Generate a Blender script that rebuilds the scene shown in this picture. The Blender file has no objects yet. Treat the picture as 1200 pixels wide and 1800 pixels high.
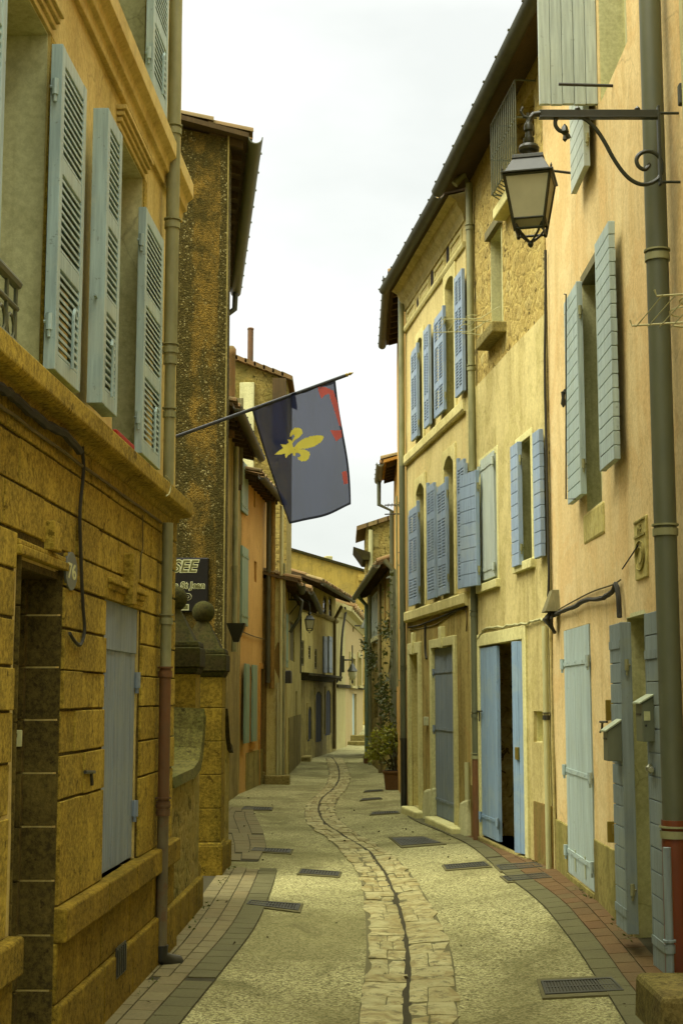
TINT = (.72, .745, .555)
import bpy, bmesh, math, random
from mathutils import Vector, Matrix, noise

random.seed(7)
R = math.radians
SC = bpy.context.scene
COL = SC.collection

# ------------------------------------------------------------------ camera model (50 mm lens, tilted up)
FPX = 2500.0
TH = math.atan(325 / FPX)
CAM = Vector((0, 0, 1.6))
FWD = Vector((0, math.cos(TH), math.sin(TH)))
UP = Vector((0, -math.sin(TH), math.cos(TH)))
RT = Vector((1, 0, 0))


def ray(px, py):
    return FWD + RT * ((px - 600) / FPX) + UP * ((900 - py) / FPX)


# ------------------------------------------------------------------ street plan (metres; x right, y away)
def interp(tab, y):
    if y <= tab[0][0]:
        return tab[0][1]
    for (a, va), (b, vb) in zip(tab, tab[1:]):
        if y <= b:
            return va + (vb - va) * (y - a) / (b - a)
    return tab[-1][1]


XL = [(0, -1.53), (9.64, -1.118), (14, -1.10), (19.5, -1.74), (24, -1.70), (27.4, -1.45), (28, -1.1), (36.4, -1.09),
      (43, -.17), (44.5, .09), (57, .84), (62, 1.0)]
XC = [(0, .30), (9, .42), (12, .42), (14, .3), (17, .0), (19, -.24), (21, -.33), (24, -.1), (27, -.05), (31, -.05), (38, -.2), (44, .35), (62, 1.4)]
XR = [(0, 1.88), (12.72, 1.88), (16.4, 1.48), (20.5, .94), (24.9, .98), (27, 1.0), (36, .66), (38, .66), (44, 1.3), (62, 2.4)]
ZR = [(0, -.05), (8.5, .0), (9.5, .06), (10.6, .11), (13, .1), (16.4, .03), (20.5, .0), (60, .0)]
ZC = [(0, -.045), (20, -.035), (40, -.02), (46, .05), (60, .35)]
ZLT = [(0, .0), (42, .0), (46, .08), (60, .4)]


def ground_z(x, y):
    xc, xl, xr, zc = interp(XC, y), interp(XL, y), interp(XR, y), interp(ZC, y)
    if x < xc:
        t = min(1.3, (xc - x) / max(.2, xc - xl))
        return zc + (interp(ZLT, y) - zc) * t
    t = min(1.3, (x - xc) / max(.2, xr - xc))
    zr = max(interp(ZR, y), interp(ZLT, y))
    return zc + (zr - zc) * t


def gnd(px, py):
    d = ray(px, py)
    z = 0.0
    p = CAM
    for _ in range(12):
        t = (z - CAM.z) / d.z
        p = CAM + d * t
        z = ground_z(p.x, p.y)
    return Vector((p.x, p.y, z))


def on_y(px, py, y):
    d = ray(px, py)
    return CAM + d * (y / d.y)


class Frame:
    """A facade: local x along the wall, local y out of the wall, z up."""

    def __init__(s, a, b, hint):
        a, b = Vector((a[0], a[1], 0)), Vector((b[0], b[1], 0))
        d = (b - a).normalized()
        n = Vector((d.y, -d.x, 0))
        if n.dot(Vector((hint[0], hint[1], 0))) < 0:
            n = -n
        s.n = n
        s.ud = n.cross(Vector((0, 0, 1)))
        s.o = a if (b - a).dot(s.ud) > 0 else b
        s.L = (b - a).length
        s.M = Matrix(((s.ud.x, n.x, 0, s.o.x), (s.ud.y, n.y, 0, s.o.y), (0, 0, 1, 0), (0, 0, 0, 1)))

    def uz(s, px, py, off=0.0):
        d = ray(px, py)
        o = s.o + s.n * off
        t = (o - CAM).dot(s.n) / d.dot(s.n)
        p = CAM + d * t
        return (p - s.o).dot(s.ud), p.z

    def u(s, px, off=0.0, py=1000):
        return s.uz(px, py, off)[0]

    def z(s, px, py, off=0.0):
        return s.uz(px, py, off)[1]

    def rect(s, pl, pr, yt, yb, off=0.0, at=None):
        """pixel box on the wall; yt / yb are read at pixel column `at` (default the first one)."""
        at = pl if at is None else at
        zt, zb = s.z(at, yt, off), s.z(at, yb, off)
        ua, ub = s.uz(pl, (yt + yb) / 2, off)[0], s.uz(pr, (yt + yb) / 2, off)[0]
        return min(ua, ub), max(ua, ub), min(zt, zb), max(zt, zb)


# ------------------------------------------------------------------ mesh builder
class MB:
    def __init__(s):
        s.v, s.f, s.r, s.mi = [], [], [], []
        s.m = None
        s.cur = 0.5
        s.ci = 0

    def add(s, vs, fs):
        o = len(s.v)
        for p in vs:
            p = Vector(p)
            s.v.append(s.m @ p if s.m else p)
        for f in fs:
            s.f.append([i + o for i in f])
            s.r.append(s.cur)
            s.mi.append(s.ci)

    def box(s, x0, x1, y0, y1, z0, z1):
        vs = [(x0, y0, z0), (x1, y0, z0), (x1, y1, z0), (x0, y1, z0), (x0, y0, z1), (x1, y0, z1), (x1, y1, z1), (x0, y1, z1)]
        s.add(vs, [(0, 3, 2, 1), (4, 5, 6, 7), (0, 1, 5, 4), (1, 2, 6, 5), (2, 3, 7, 6), (3, 0, 4, 7)])
        return s

    def hexa(s, b, t):
        """b, t: four bottom and four top points in matching order (counter-clockwise from above)."""
        s.add(list(b) + list(t), [(0, 3, 2, 1), (4, 5, 6, 7), (0, 1, 5, 4), (1, 2, 6, 5), (2, 3, 7, 6), (3, 0, 4, 7)])
        return s

    def prism(s, poly, y0, y1):
        """poly in (x, z), extruded along y."""
        n = len(poly)
        vs = [(p[0], y0, p[1]) for p in poly] + [(p[0], y1, p[1]) for p in poly]
        fs = [list(range(n)), list(range(2 * n - 1, n - 1, -1))]
        fs += [(i, i + n, (i + 1) % n + n, (i + 1) % n) for i in range(n)]
        s.add(vs, fs)
        return s

    def prof(s, poly, x0, x1):
        """poly in (y, z), extruded along x."""
        n = len(poly)
        vs = [(x0, p[0], p[1]) for p in poly] + [(x1, p[0], p[1]) for p in poly]
        fs = [list(range(n)), list(range(2 * n - 1, n - 1, -1))]
        fs += [(i, i + n, (i + 1) % n + n, (i + 1) % n) for i in range(n)]
        s.add(vs, fs)
        return s

    def tube(s, pts, r, seg=8, cap=True, rs=None):
        pts = [Vector(p) for p in pts]
        n = len(pts)
        prev = None
        vs = []
        for i, p in enumerate(pts):
            t = (pts[min(i + 1, n - 1)] - pts[max(i - 1, 0)])
            if t.length < 1e-9:
                t = Vector((0, 0, 1))
            t.normalize()
            if prev is None:
                a = Vector((0, 0, 1)) if abs(t.z) < .9 else Vector((1, 0, 0))
                e1 = t.cross(a).normalized()
            else:
                e1 = (prev - t * prev.dot(t))
                if e1.length < 1e-6:
                    e1 = t.orthogonal()
                e1.normalize()
            prev = e1
            e2 = t.cross(e1)
            rr = rs[i] if rs else r
            for k in range(seg):
                a = 2 * math.pi * k / seg
                vs.append(p + (e1 * math.cos(a) + e2 * math.sin(a)) * rr)
        fs = []
        for i in range(n - 1):
            for k in range(seg):
                k2 = (k + 1) % seg
                fs.append((i * seg + k, i * seg + k2, (i + 1) * seg + k2, (i + 1) * seg + k))
        if cap:
            fs.append(list(range(seg - 1, -1, -1)))
            fs.append([(n - 1) * seg + k for k in range(seg)])
        s.add(vs, fs)
        return s

    def lathe(s, c, prof, seg=16):
        """prof: (radius, z) list, axis z through c."""
        c = Vector(c)
        vs, fs = [], []
        for (r, z) in prof:
            for k in range(seg):
                a = 2 * math.pi * k / seg
                vs.append(c + Vector((r * math.cos(a), r * math.sin(a), z)))
        n = len(prof)
        for i in range(n - 1):
            for k in range(seg):
                k2 = (k + 1) % seg
                fs.append((i * seg + k, i * seg + k2, (i + 1) * seg + k2, (i + 1) * seg + k))
        fs.append(list(range(seg - 1, -1, -1)))
        fs.append([(n - 1) * seg + k for k in range(seg)])
        s.add(vs, fs)
        return s

    def taper(s, z0, w0, z1, w1, cx=0, cy=0, y0=None, y1=None):
        """square frustum about (cx, cy)."""
        a, b = w0 / 2, w1 / 2
        d0, d1 = (a if y0 is None else y0), (b if y1 is None else y1)
        q = lambda w, d, z: [(cx - w, cy - d, z), (cx + w, cy - d, z), (cx + w, cy + d, z), (cx - w, cy + d, z)]
        return s.hexa(q(a, d0, z0), q(b, d1, z1))

    def build(s, name, mats, parent=None, smooth=35, bevel=0):
        me = bpy.data.meshes.new(name)
        me.from_pydata([tuple(p) for p in s.v], [], s.f)
        if not isinstance(mats, (list, tuple)):
            mats = [mats]
        for m in mats:
            me.materials.append(m)
        if len(mats) > 1:
            me.polygons.foreach_set('material_index', s.mi)
        at = me.attributes.new('rnd', 'FLOAT', 'FACE')
        at.data.foreach_set('value', s.r)
        bm = bmesh.new()
        bm.from_mesh(me)
        bmesh.ops.recalc_face_normals(bm, faces=bm.faces)
        bm.to_mesh(me)
        bm.free()
        if smooth:
            me.polygons.foreach_set('use_smooth', [True] * len(me.polygons))
            me.set_sharp_from_angle(angle=R(smooth))
        o = bpy.data.objects.new(name, me)
        COL.objects.link(o)
        if parent:
            o.parent = parent
        if bevel:
            b = o.modifiers.new('bevel', 'BEVEL')
            b.width = bevel
            b.segments = 2
            b.limit_method = 'ANGLE'
            b.angle_limit = R(40)
        return o


def thing(name, label, cat, M=None, loc=None, rz=0, group=None):
    o = bpy.data.objects.new(name, None)
    o.empty_display_size = .2
    COL.objects.link(o)
    if M is not None:
        o.matrix_world = M
    elif loc is not None:
        o.location = loc
        o.rotation_euler = (0, 0, rz)
    return tag(o, label, cat, group)


def tag(o, label, cat, group=None):
    o['label'] = label
    o['category'] = cat
    if group:
        o['group'] = group
    return o


def copy_tree(o, parent=None):
    c = o.copy()
    COL.objects.link(c)
    if parent is not None:
        c.parent = parent
    for ch in list(o.children):
        copy_tree(ch, c)
    return c


# ------------------------------------------------------------------ materials
def tint(c):
    return (min(1, c[0] * TINT[0]), min(1, c[1] * TINT[1]), min(1, c[2] * TINT[2]))


class G:
    def __init__(s, name, rough=.85, metal=0.0, spec=.3):
        s.m = bpy.data.materials.new(name)
        s.m.use_nodes = True
        s.nt = s.m.node_tree
        s.b = s.nt.nodes['Principled BSDF']
        s.b.inputs['Roughness'].default_value = rough
        s.b.inputs['Metallic'].default_value = metal
        s.b.inputs['Specular IOR Level'].default_value = spec
        s.tc = s.nt.nodes.new('ShaderNodeTexCoord')
        s.h = None

    def _set(s, sock, v):
        if v is None:
            return
        if isinstance(v, tuple) and len(v) == 3 and sock.type == 'RGBA':
            v = tint(v)
        if hasattr(v, 'is_output') or isinstance(v, bpy.types.NodeSocket):
            s.nt.links.new(v, sock)
        else:
            if isinstance(v, tuple) and len(v) == 3 and sock.type == 'RGBA':
                v = (*v, 1)
            sock.default_value = v

    def n(s, t, out=0, **kw):
        nd = s.nt.nodes.new(t)
        for k, v in kw.items():
            if k.startswith('p_'):
                setattr(nd, k[2:], v)
            elif k.startswith('i') and k[1:].isdigit():
                s._set(nd.inputs[int(k[1:])], v)
            else:
                s._set(nd.inputs[k.replace('_', ' ')], v)
        return nd.outputs[out]

    def vec(s, sc=(1, 1, 1), coord='Object', loc=(0, 0, 0)):
        nd = s.nt.nodes.new('ShaderNodeMapping')
        s.nt.links.new(s.tc.outputs[coord], nd.inputs[0])
        nd.inputs['Scale'].default_value = sc
        nd.inputs['Location'].default_value = loc
        return nd.outputs[0]

    def noise(s, scale, det=4, rough=.55, vec=None, dist=0.0, out=0):
        return s.n('ShaderNodeTexNoise', out, Vector=vec or s.vec(), Scale=scale, Detail=det, Roughness=rough, Distortion=dist)

    def vor(s, scale, vec=None, feature='F1', out='Distance', rnd=1.0):
        nd = s.nt.nodes.new('ShaderNodeTexVoronoi')
        nd.feature = feature
        s._set(nd.inputs['Vector'], vec or s.vec())
        nd.inputs['Scale'].default_value = scale
        nd.inputs['Randomness'].default_value = rnd
        return nd.outputs[out]

    def ramp(s, fac, stops, interp='LINEAR'):
        nd = s.nt.nodes.new('ShaderNodeValToRGB')
        cr = nd.color_ramp
        cr.interpolation = interp
        while len(cr.elements) < len(stops):
            cr.elements.new(.5)
        for e, (p, c) in zip(cr.elements, stops):
            e.position = p
            e.color = (*tint(c), 1) if isinstance(c, tuple) else (c, c, c, 1)
        s._set(nd.inputs[0], fac)
        return nd.outputs[0]

    def mix(s, fac, a, b, mode='MIX'):
        nd = s.nt.nodes.new('ShaderNodeMix')
        nd.data_type = 'RGBA'
        nd.blend_type = mode
        s._set(nd.inputs[0], fac)
        s._set(nd.inputs[6], a)
        s._set(nd.inputs[7], b)
        return nd.outputs[2]

    def math(s, op, a, b=None):
        nd = s.nt.nodes.new('ShaderNodeMath')
        nd.operation = op
        s._set(nd.inputs[0], a)
        if b is not None:
            s._set(nd.inputs[1], b)
        return nd.outputs[0]

    def rnd(s):
        nd = s.nt.nodes.new('ShaderNodeAttribute')
        nd.attribute_name = 'rnd'
        return nd.outputs['Fac']

    def sep(s, axis, coord='Object'):
        nd = s.nt.nodes.new('ShaderNodeSeparateXYZ')
        s.nt.links.new(s.tc.outputs[coord], nd.inputs[0])
        return nd.outputs['XYZ'.index(axis)]

    def bump(s, height, strength=.3, dist=.01):
        nd = s.nt.nodes.new('ShaderNodeBump')
        nd.inputs['Strength'].default_value = strength
        nd.inputs['Distance'].default_value = dist
        s._set(nd.inputs['Height'], height)
        if s.h is not None:
            s.nt.links.new(s.h, nd.inputs['Normal'])
        s.h = nd.outputs[0]

    def done(s, color, rough=None):
        s._set(s.b.inputs['Base Color'], color)
        if rough is not None:
            s._set(s.b.inputs['Roughness'], rough)
        if s.h is not None:
            s.nt.links.new(s.h, s.b.inputs['Normal'])
        return s.m


def dk(c, k):
    return tuple(x * k for x in c)


def plaster(name, a, b, stain, amt=.5, patch=None, patch_amt=.0, bump=.35, grain=55, streak=(2.2, 2.2, .22)):
    """old limewash: two tones, rain streaks, blotches, a gritty surface."""
    g = G(name, .92, spec=.15)
    big = g.noise(.7, 5, .6)
    c = g.mix(g.ramp(big, [(.3, 0.), (.7, 1.)]), a, b)
    st = g.noise(1.6, 6, .62, vec=g.vec(streak), dist=.4)
    c = g.mix(g.math('MULTIPLY', g.ramp(st, [(.46, 0.), (.60, 1.)]), amt), c, stain)
    st2 = g.noise(1.2, 7, .7, vec=g.vec((5.5, 5.5, .35), loc=(11, 4, 2)), dist=.3)
    c = g.mix(g.math('MULTIPLY', g.ramp(st2, [(.53, 0.), (.62, 1.)]), amt * .7), c, dk(stain, .62))
    mid = g.noise(4.5, 5, .65, dist=.6)
    c = g.mix(g.math('MULTIPLY', g.ramp(mid, [(.52, 0.), (.60, 1.)]), amt * .6), c, dk(stain, .75))
    lite = g.noise(1.9, 6, .65, vec=g.vec((1, 1, .6), loc=(2, 8, 5)), dist=.8)
    c = g.mix(g.math('MULTIPLY', g.ramp(lite, [(.52, 0.), (.58, 1.)]), .5), c, dk(b, 1.14))
    if patch:
        pn = g.noise(1.1, 6, .7, vec=g.vec((1, 1, 1), loc=(7, 3, 1)), dist=1.0)
        c = g.mix(g.math('MULTIPLY', g.ramp(pn, [(.53, 0.), (.56, 1.)]), patch_amt), c, patch)
    cv = g.mix(.12, g.vec((1, 1, .7)), g.noise(2.5, 5, .6, out=1), 'ADD')
    ck = g.vor(1.15, cv, 'DISTANCE_TO_EDGE')
    ckm = g.math('MULTIPLY', g.ramp(ck, [(.0, 1.), (.006, 0.)]), g.ramp(g.noise(.8, 3, .5, vec=g.vec((1, 1, 1), loc=(4, 1, 9))), [(.5, 0.), (.58, .45)]))
    c = g.mix(ckm, c, dk(stain, .3))
    sp = g.noise(30, 5, .78)
    c = g.mix(.26, c, g.ramp(sp, [(.40, dk(a, .5)), (.60, dk(b, 1.22))]))
    g.bump(g.noise(2.2, 4, .6), .25, .03)
    g.bump(g.noise(grain, 5, .7), bump, .006)
    return g.done(c)


def painted(name, a, wear, amt=.5, rough=.6, along='z'):
    """weathered paint on timber."""
    g = G(name, rough, spec=.35)
    sc = (14, 14, .8) if along == 'z' else (.8, 14, 14)
    grain = g.noise(3.0, 5, .6, vec=g.vec(sc))
    c = g.mix(g.ramp(grain, [(.36, 0.), (.64, 1.)]), dk(a, .78), dk(a, 1.12))
    c = g.mix(g.math('MULTIPLY', g.math('SUBTRACT', g.rnd(), .5), .5), c, dk(a, 1.3))
    blot = g.noise(3.2, 6, .65, dist=.7)
    c = g.mix(g.math('MULTIPLY', g.ramp(blot, [(.5, 0.), (.60, 1.)]), amt), c, wear)
    chip = g.noise(26, 4, .7)
    c = g.mix(g.math('MULTIPLY', g.ramp(chip, [(.63, 0.), (.68, 1.)]), amt * .9), c, (.13, .11, .07))
    dirt = g.noise(2.0, 6, .7, vec=g.vec((6, 6, .6), loc=(3, 3, 3)), dist=.4)
    c = g.mix(g.math('MULTIPLY', g.ramp(dirt, [(.5, 0.), (.72, 1.)]), amt * .7), c, dk(a, .5))
    g.bump(grain, .2, .004)
    g.bump(chip, .12, .002)
    return g.done(c)


def rubble(name, cols, mortar, scale=4.2, bump=.8, moss=None, moss_amt=.0):
    """rubble masonry: squashed cells in lime mortar."""
    g = G(name, .95, spec=.1)
    dn = g.noise(3.0, 6, .7, out=1)
    v = g.mix(.22, g.vec((1, 1, 1.5)), dn, 'ADD')
    cell = g.vor(scale, v, out='Color')
    edge = g.vor(scale, v, 'DISTANCE_TO_EDGE')
    sepn = g.nt.nodes.new('ShaderNodeSeparateColor')
    g._set(sepn.inputs[0], cell)
    k = len(cols)
    c = g.ramp(sepn.outputs[0], [((i + .0) / max(1, k - 1), cols[i]) for i in range(k)])
    gr = g.noise(18, 6, .75)
    c = g.mix(.45, c, g.ramp(gr, [(.38, dk(cols[0], .4)), (.62, dk(cols[-1], 1.3))]))
    m = g.ramp(edge, [(.0, 1.), (.14, 0.)])
    c = g.mix(g.math('MULTIPLY', m, .7), c, mortar)
    holes = g.noise(7, 5, .75, dist=1.0)
    c = g.mix(g.ramp(holes, [(.55, 0.), (.62, 1.)]), c, dk(cols[0], .25))
    blot = g.noise(1.7, 6, .7, vec=g.vec((1, 1, 1), loc=(8, 2, 6)), dist=.6)
    c = g.mix(g.ramp(blot, [(.5, 0.), (.66, .6)]), c, dk(cols[1], .6))
    if moss:
        c = g.mix(g.math('MULTIPLY', g.ramp(g.noise(1.4, 6, .7, dist=.5), [(.45, 0.), (.65, 1.)]), moss_amt), c, moss)
    g.bump(g.math('MULTIPLY', g.ramp(edge, [(0., 0.), (.16, 1.)]), g.ramp(holes, [(.5, 1.), (.72, .2)])), bump * .45, .03)
    g.bump(g.noise(16, 7, .75), .6, .02)
    return g.done(c)


def stone(name, a, b, moss, moss_amt=.35, bump=.45, streak=True):
    """dressed sandstone blocks, each a little different (face attribute)."""
    g = G(name, .93, spec=.12)
    c = g.mix(g.rnd(), a, b)
    n1 = g.noise(2.4, 6, .65, dist=.5)
    c = g.mix(g.ramp(n1, [(.38, .85), (.56, 0.)]), c, dk(a, .42))
    n0 = g.noise(.9, 7, .7, vec=g.vec((1, 1, 1), loc=(6, 2, 8)), dist=.8)
    c = g.mix(g.ramp(n0, [(.52, 0.), (.64, .6)]), c, dk(b, 1.25))
    n9 = g.noise(9, 6, .75, dist=.6)
    c = g.mix(g.ramp(n9, [(.5, 0.), (.58, .6)]), c, dk(a, .36))
    if streak:
        st = g.noise(2.0, 6, .65, vec=g.vec((3.2, 3.2, .3)), dist=.4)
        c = g.mix(g.math('MULTIPLY', g.ramp(st, [(.47, 0.), (.57, 1.)]), .62), c, dk(b, .36))
    ms = g.noise(1.1, 6, .7, vec=g.vec((1, 1, 1), loc=(3, 9, 4)), dist=.4)
    c = g.mix(g.math('MULTIPLY', g.ramp(ms, [(.49, 0.), (.58, 1.)]), moss_amt), c, moss)
    sp = g.noise(42, 5, .8)
    c = g.mix(.38, c, g.ramp(sp, [(.40, dk(a, .3)), (.60, dk(b, 1.35))]))
    pit = g.noise(13, 5, .7)
    c = g.mix(g.ramp(pit, [(.60, 0.), (.66, .8)]), c, dk(a, .22))
    g.bump(g.noise(5, 5, .65), .35, .02)
    g.bump(n9, .35, .008)
    g.bump(sp, bump, .007)
    return g.done(c)


def metal(name, a, b=None, rough=.5, metallic=.0, rust=0.0):
    g = G(name, rough, metallic, .4)
    b = b or dk(a, .7)
    c = g.mix(g.ramp(g.noise(6, 5, .65, vec=g.vec((1, 1, .4))), [(.35, 0.), (.7, 1.)]), a, b)
    if rust:
        c = g.mix(g.math('MULTIPLY', g.ramp(g.noise(9, 6, .7), [(.5, 0.), (.66, 1.)]), rust), c, (.16, .06, .015))
    g.bump(g.noise(40, 4, .6), .1, .002)
    return g.done(c)


M = {}
# walls
M['ochre'] = plaster('ochre_limewash', (.70, .53, .215), (.77, .60, .27), (.52, .385, .12), .55, (.70, .46, .18), .3)
M['cream'] = plaster('cream_render', (.70, .66, .42), (.78, .74, .50), (.50, .44, .22), .4)
M['peach'] = plaster('peach_limewash', (.86, .63, .36), (.92, .71, .45), (.76, .49, .20), .5, (.80, .47, .19), .4)
M['orange'] = plaster('orange_limewash', (.60, .30, .07), (.66, .36, .10), (.45, .22, .05), .4)
M['damp'] = plaster('damp_render', (.33, .27, .10), (.42, .35, .13), (.16, .13, .04), .8, (.20, .19, .05), .6)
M['brownpatch'] = plaster('brown_dado', (.25, .14, .05), (.30, .19, .07), (.20, .18, .05), .7, (.36, .30, .11), .5)
M['yellow'] = plaster('yellow_limewash', (.76, .60, .30), (.82, .67, .37), (.60, .47, .18), .5, (.82, .58, .28), .4)
M['trim'] = plaster('pale_yellow_trim', (.80, .68, .34), (.86, .75, .42), (.52, .42, .15), .4, bump=.25)
M['lintel'] = plaster('pale_cream_trim', (.80, .72, .40), (.86, .79, .47), (.62, .53, .24), .35, bump=.25)
M['beige'] = plaster('beige_render', (.71, .57, .29), (.78, .65, .36), (.47, .37, .15), .65, (.44, .36, .12), .4)
M['lowwall'] = plaster('stained_ground_floor_render', (.50, .38, .14), (.56, .43, .17), (.26, .18, .05), .75, (.52, .30, .10), .5)
M['peach2'] = plaster('salmon_limewash', (.60, .36, .12), (.66, .41, .15), (.50, .28, .08), .4)
M['pinkpale'] = plaster('pale_pink_render', (.52, .40, .22), (.56, .43, .24), (.50, .36, .16), .4)
M['whitepale'] = plaster('pale_render', (.53, .46, .25), (.57, .50, .28), (.48, .40, .17), .4)
M['gold'] = plaster('golden_render', (.50, .345, .09), (.55, .39, .11), (.32, .24, .07), .8, (.36, .27, .10), .6)
M['oldyellow'] = plaster('patched_yellow_render', (.60, .49, .20), (.68, .57, .25), (.36, .28, .09), .6, (.66, .56, .28), .5)
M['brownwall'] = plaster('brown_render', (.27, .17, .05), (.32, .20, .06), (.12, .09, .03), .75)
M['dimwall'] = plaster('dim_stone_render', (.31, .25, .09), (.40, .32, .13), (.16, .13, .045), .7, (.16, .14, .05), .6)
M['rubble'] = rubble('golden_rubble', [(.50, .34, .10), (.60, .43, .16), (.55, .36, .10), (.64, .52, .26)], (.56, .42, .15), 4.6)
M['rubble2'] = rubble('weathered_rubble', [(.34, .24, .07), (.42, .31, .10), (.30, .22, .08), (.46, .36, .14)], (.40, .30, .11), 5.5, moss=(.14, .14, .04), moss_amt=.5)
M['stone'] = stone('sandstone', (.42, .275, .040), (.64, .455, .085), (.16, .12, .025), .42)
M['darkstone'] = stone('dark_doorway_stone', (.12, .085, .025), (.19, .135, .035), (.04, .032, .012), .7)  # darker stone for the doorway sides and the joint bed
M['stonepl'] = stone('plinth_stone', (.29, .185, .022), (.44, .29, .042), (.085, .068, .010), .65, .55)
M['mossy'] = stone('mossy_stone', (.042, .034, .012), (.075, .058, .02), (.038, .046, .006), .75, .7)
M['pillar'] = stone('pillar_stone', (.27, .175, .022), (.35, .24, .034), (.08, .07, .010), .6, .5)
M['darkstep'] = stone('mossy_step_stone', (.21, .155, .055), (.27, .21, .08), (.10, .09, .02), .6, .5, False)
M['step'] = stone('step_stone', (.34, .28, .12), (.42, .34, .14), (.20, .15, .05), .4, .45, False)


def roughcast():
    g = G('pebbledash_gable', .97, spec=.08)
    x = g.sep('X')
    wob = g.noise(3.0, 7, .68, vec=g.vec((1, 1, .45)), dist=.8)
    # ochre limewash survives in a band next to the street corner, the rest is bare dark roughcast
    band = g.math('ADD', g.ramp(x, [(0., 0.), (.07, 0.), (.10, 1.), (.32, 1.), (.44, 0.)]), g.math('MULTIPLY', g.math('SUBTRACT', wob, .52), 4.5))
    v = g.vor(70, out='Color')
    sepn = g.nt.nodes.new('ShaderNodeSeparateColor')
    g._set(sepn.inputs[0], v)
    peb = g.ramp(sepn.outputs[0], [(0., (.05, .04, .014)), (.5, (.10, .078, .026)), (.88, (.15, .115, .04)), (.97, (.42, .36, .20))])
    och = g.mix(g.ramp(g.noise(7, 6, .75), [(.4, 0.), (.62, 1.)]), (.36, .22, .05), (.13, .09, .025))
    c = g.mix(g.ramp(band, [(.35, 0.), (.8, .8)]), peb, och)
    mo = g.noise(2.0, 7, .72, vec=g.vec((1.3, 1, .6)), dist=.7)
    c = g.mix(g.ramp(mo, [(.47, 0.), (.56, .75)]), c, (.06, .052, .016))
    gap = g.vor(70)
    c = g.mix(g.ramp(gap, [(.35, 0.), (.8, .6)]), c, (.04, .03, .01))
    g.bump(g.noise(3, 4, .6), .3, .03)
    g.bump(g.math('SUBTRACT', 1., gap), .8, .010)
    return g.done(c)


M['roughcast'] = roughcast()
# timber and paint
M['sage'] = painted('sage_blue_paint', (.46, .59, .71), (.54, .62, .66))
M['grey_blue'] = painted('grey_blue_paint', (.26, .315, .47), (.31, .355, .44))
M['blue'] = painted('faded_blue_paint', (.34, .435, .72), (.43, .50, .66))
M['door_blue'] = painted('blue_door_paint', (.27, .39, .66), (.36, .45, .58), .45)
M['door_shade'] = painted('shaded_blue_door_paint', (.13, .20, .33), (.17, .22, .30), .3)  # door blue darkened, the jamb's shading put into the colour
M['pale_shutter'] = painted('pale_green_grey_paint', (.50, .60, .71), (.50, .57, .60), .4)
M['sky_shutter'] = painted('pale_blue_grey_paint', (.56, .62, .68), (.58, .62, .62), .35)
M['slate'] = painted('slate_blue_paint', (.27, .325, .40), (.31, .35, .35), .45)
M['slate_dark'] = painted('dark_slate_paint', (.12, .155, .19), (.15, .17, .17), .4)
M['teal'] = painted('teal_paint', (.25, .36, .31), (.32, .38, .28))
M['oldwood'] = painted('bare_grey_timber', (.22, .19, .10), (.15, .13, .06), .5, .85)
M['rafter'] = painted('dark_rafter_timber', (.10, .062, .022), (.06, .04, .015), .5, .9)
M['reddoor'] = painted('orange_brown_door_paint', (.36, .14, .035), (.20, .09, .03), .5)
M['navydoor'] = painted('navy_door_paint', (.016, .020, .030), (.03, .03, .025), .4, .95)
M['whitewood'] = painted('cream_window_paint', (.60, .57, .38), (.5, .46, .28), .2)
# metal
M['zinc'] = metal('weathered_zinc', (.36, .35, .21), (.20, .195, .10), .55)
M['zinc_green'] = metal('grey_green_zinc', (.115, .125, .085), (.15, .155, .10), .5)
M['zinc_dark'] = metal('dark_zinc', (.085, .085, .05), (.05, .05, .03), .6)
M['rustpipe'] = metal('red_brown_cast_iron', (.21, .085, .028), (.12, .075, .035), .75, 0, .6)
M['greyrust'] = metal('grey_weathered_cast_iron', (.20, .16, .09), (.11, .085, .045), .75, 0, .6)
M['redpipe'] = metal('red_oxide_cast_iron', (.20, .045, .010), (.12, .035, .012), .55, 0, .5)
M['pvc'] = metal('cream_pipe_paint', (.58, .55, .34), (.46, .43, .24), .6)
M['iron'] = metal('black_iron', (.028, .027, .022), (.045, .042, .03), .45)
M['lampmetal'] = metal('bottle_green_lamp_iron', (.03, .037, .026), (.055, .055, .032), .38)
M['grate'] = metal('worn_cast_iron_grate', (.062, .060, .045), (.04, .038, .027), .6, .2)
M['steel'] = metal('bare_steel', (.45, .44, .36), (.3, .29, .22), .35, .6)
M['boxmetal'] = metal('grey_sheet_metal', (.20, .215, .16), (.15, .16, .12), .45)
M['boxlid'] = metal('pale_sheet_metal', (.50, .54, .42), (.42, .45, .34), .45)
M['cable'] = metal('black_cable_rubber', (.025, .023, .016), (.05, .043, .025), .8)
M['cablebrown'] = metal('dusty_cable', (.20, .15, .06), (.10, .08, .03), .9)
M['brass'] = metal('tarnished_brass', (.45, .33, .08), (.30, .22, .05), .4, .6)


def simple(name, c, rough=.6, spec=.3):
    g = G(name, rough, 0, spec)
    return g.done(g.mix(g.ramp(g.noise(20, 3, .6), [(.3, 0.), (.7, 1.)]), dk(c, .85), dk(c, 1.1)))


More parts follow.
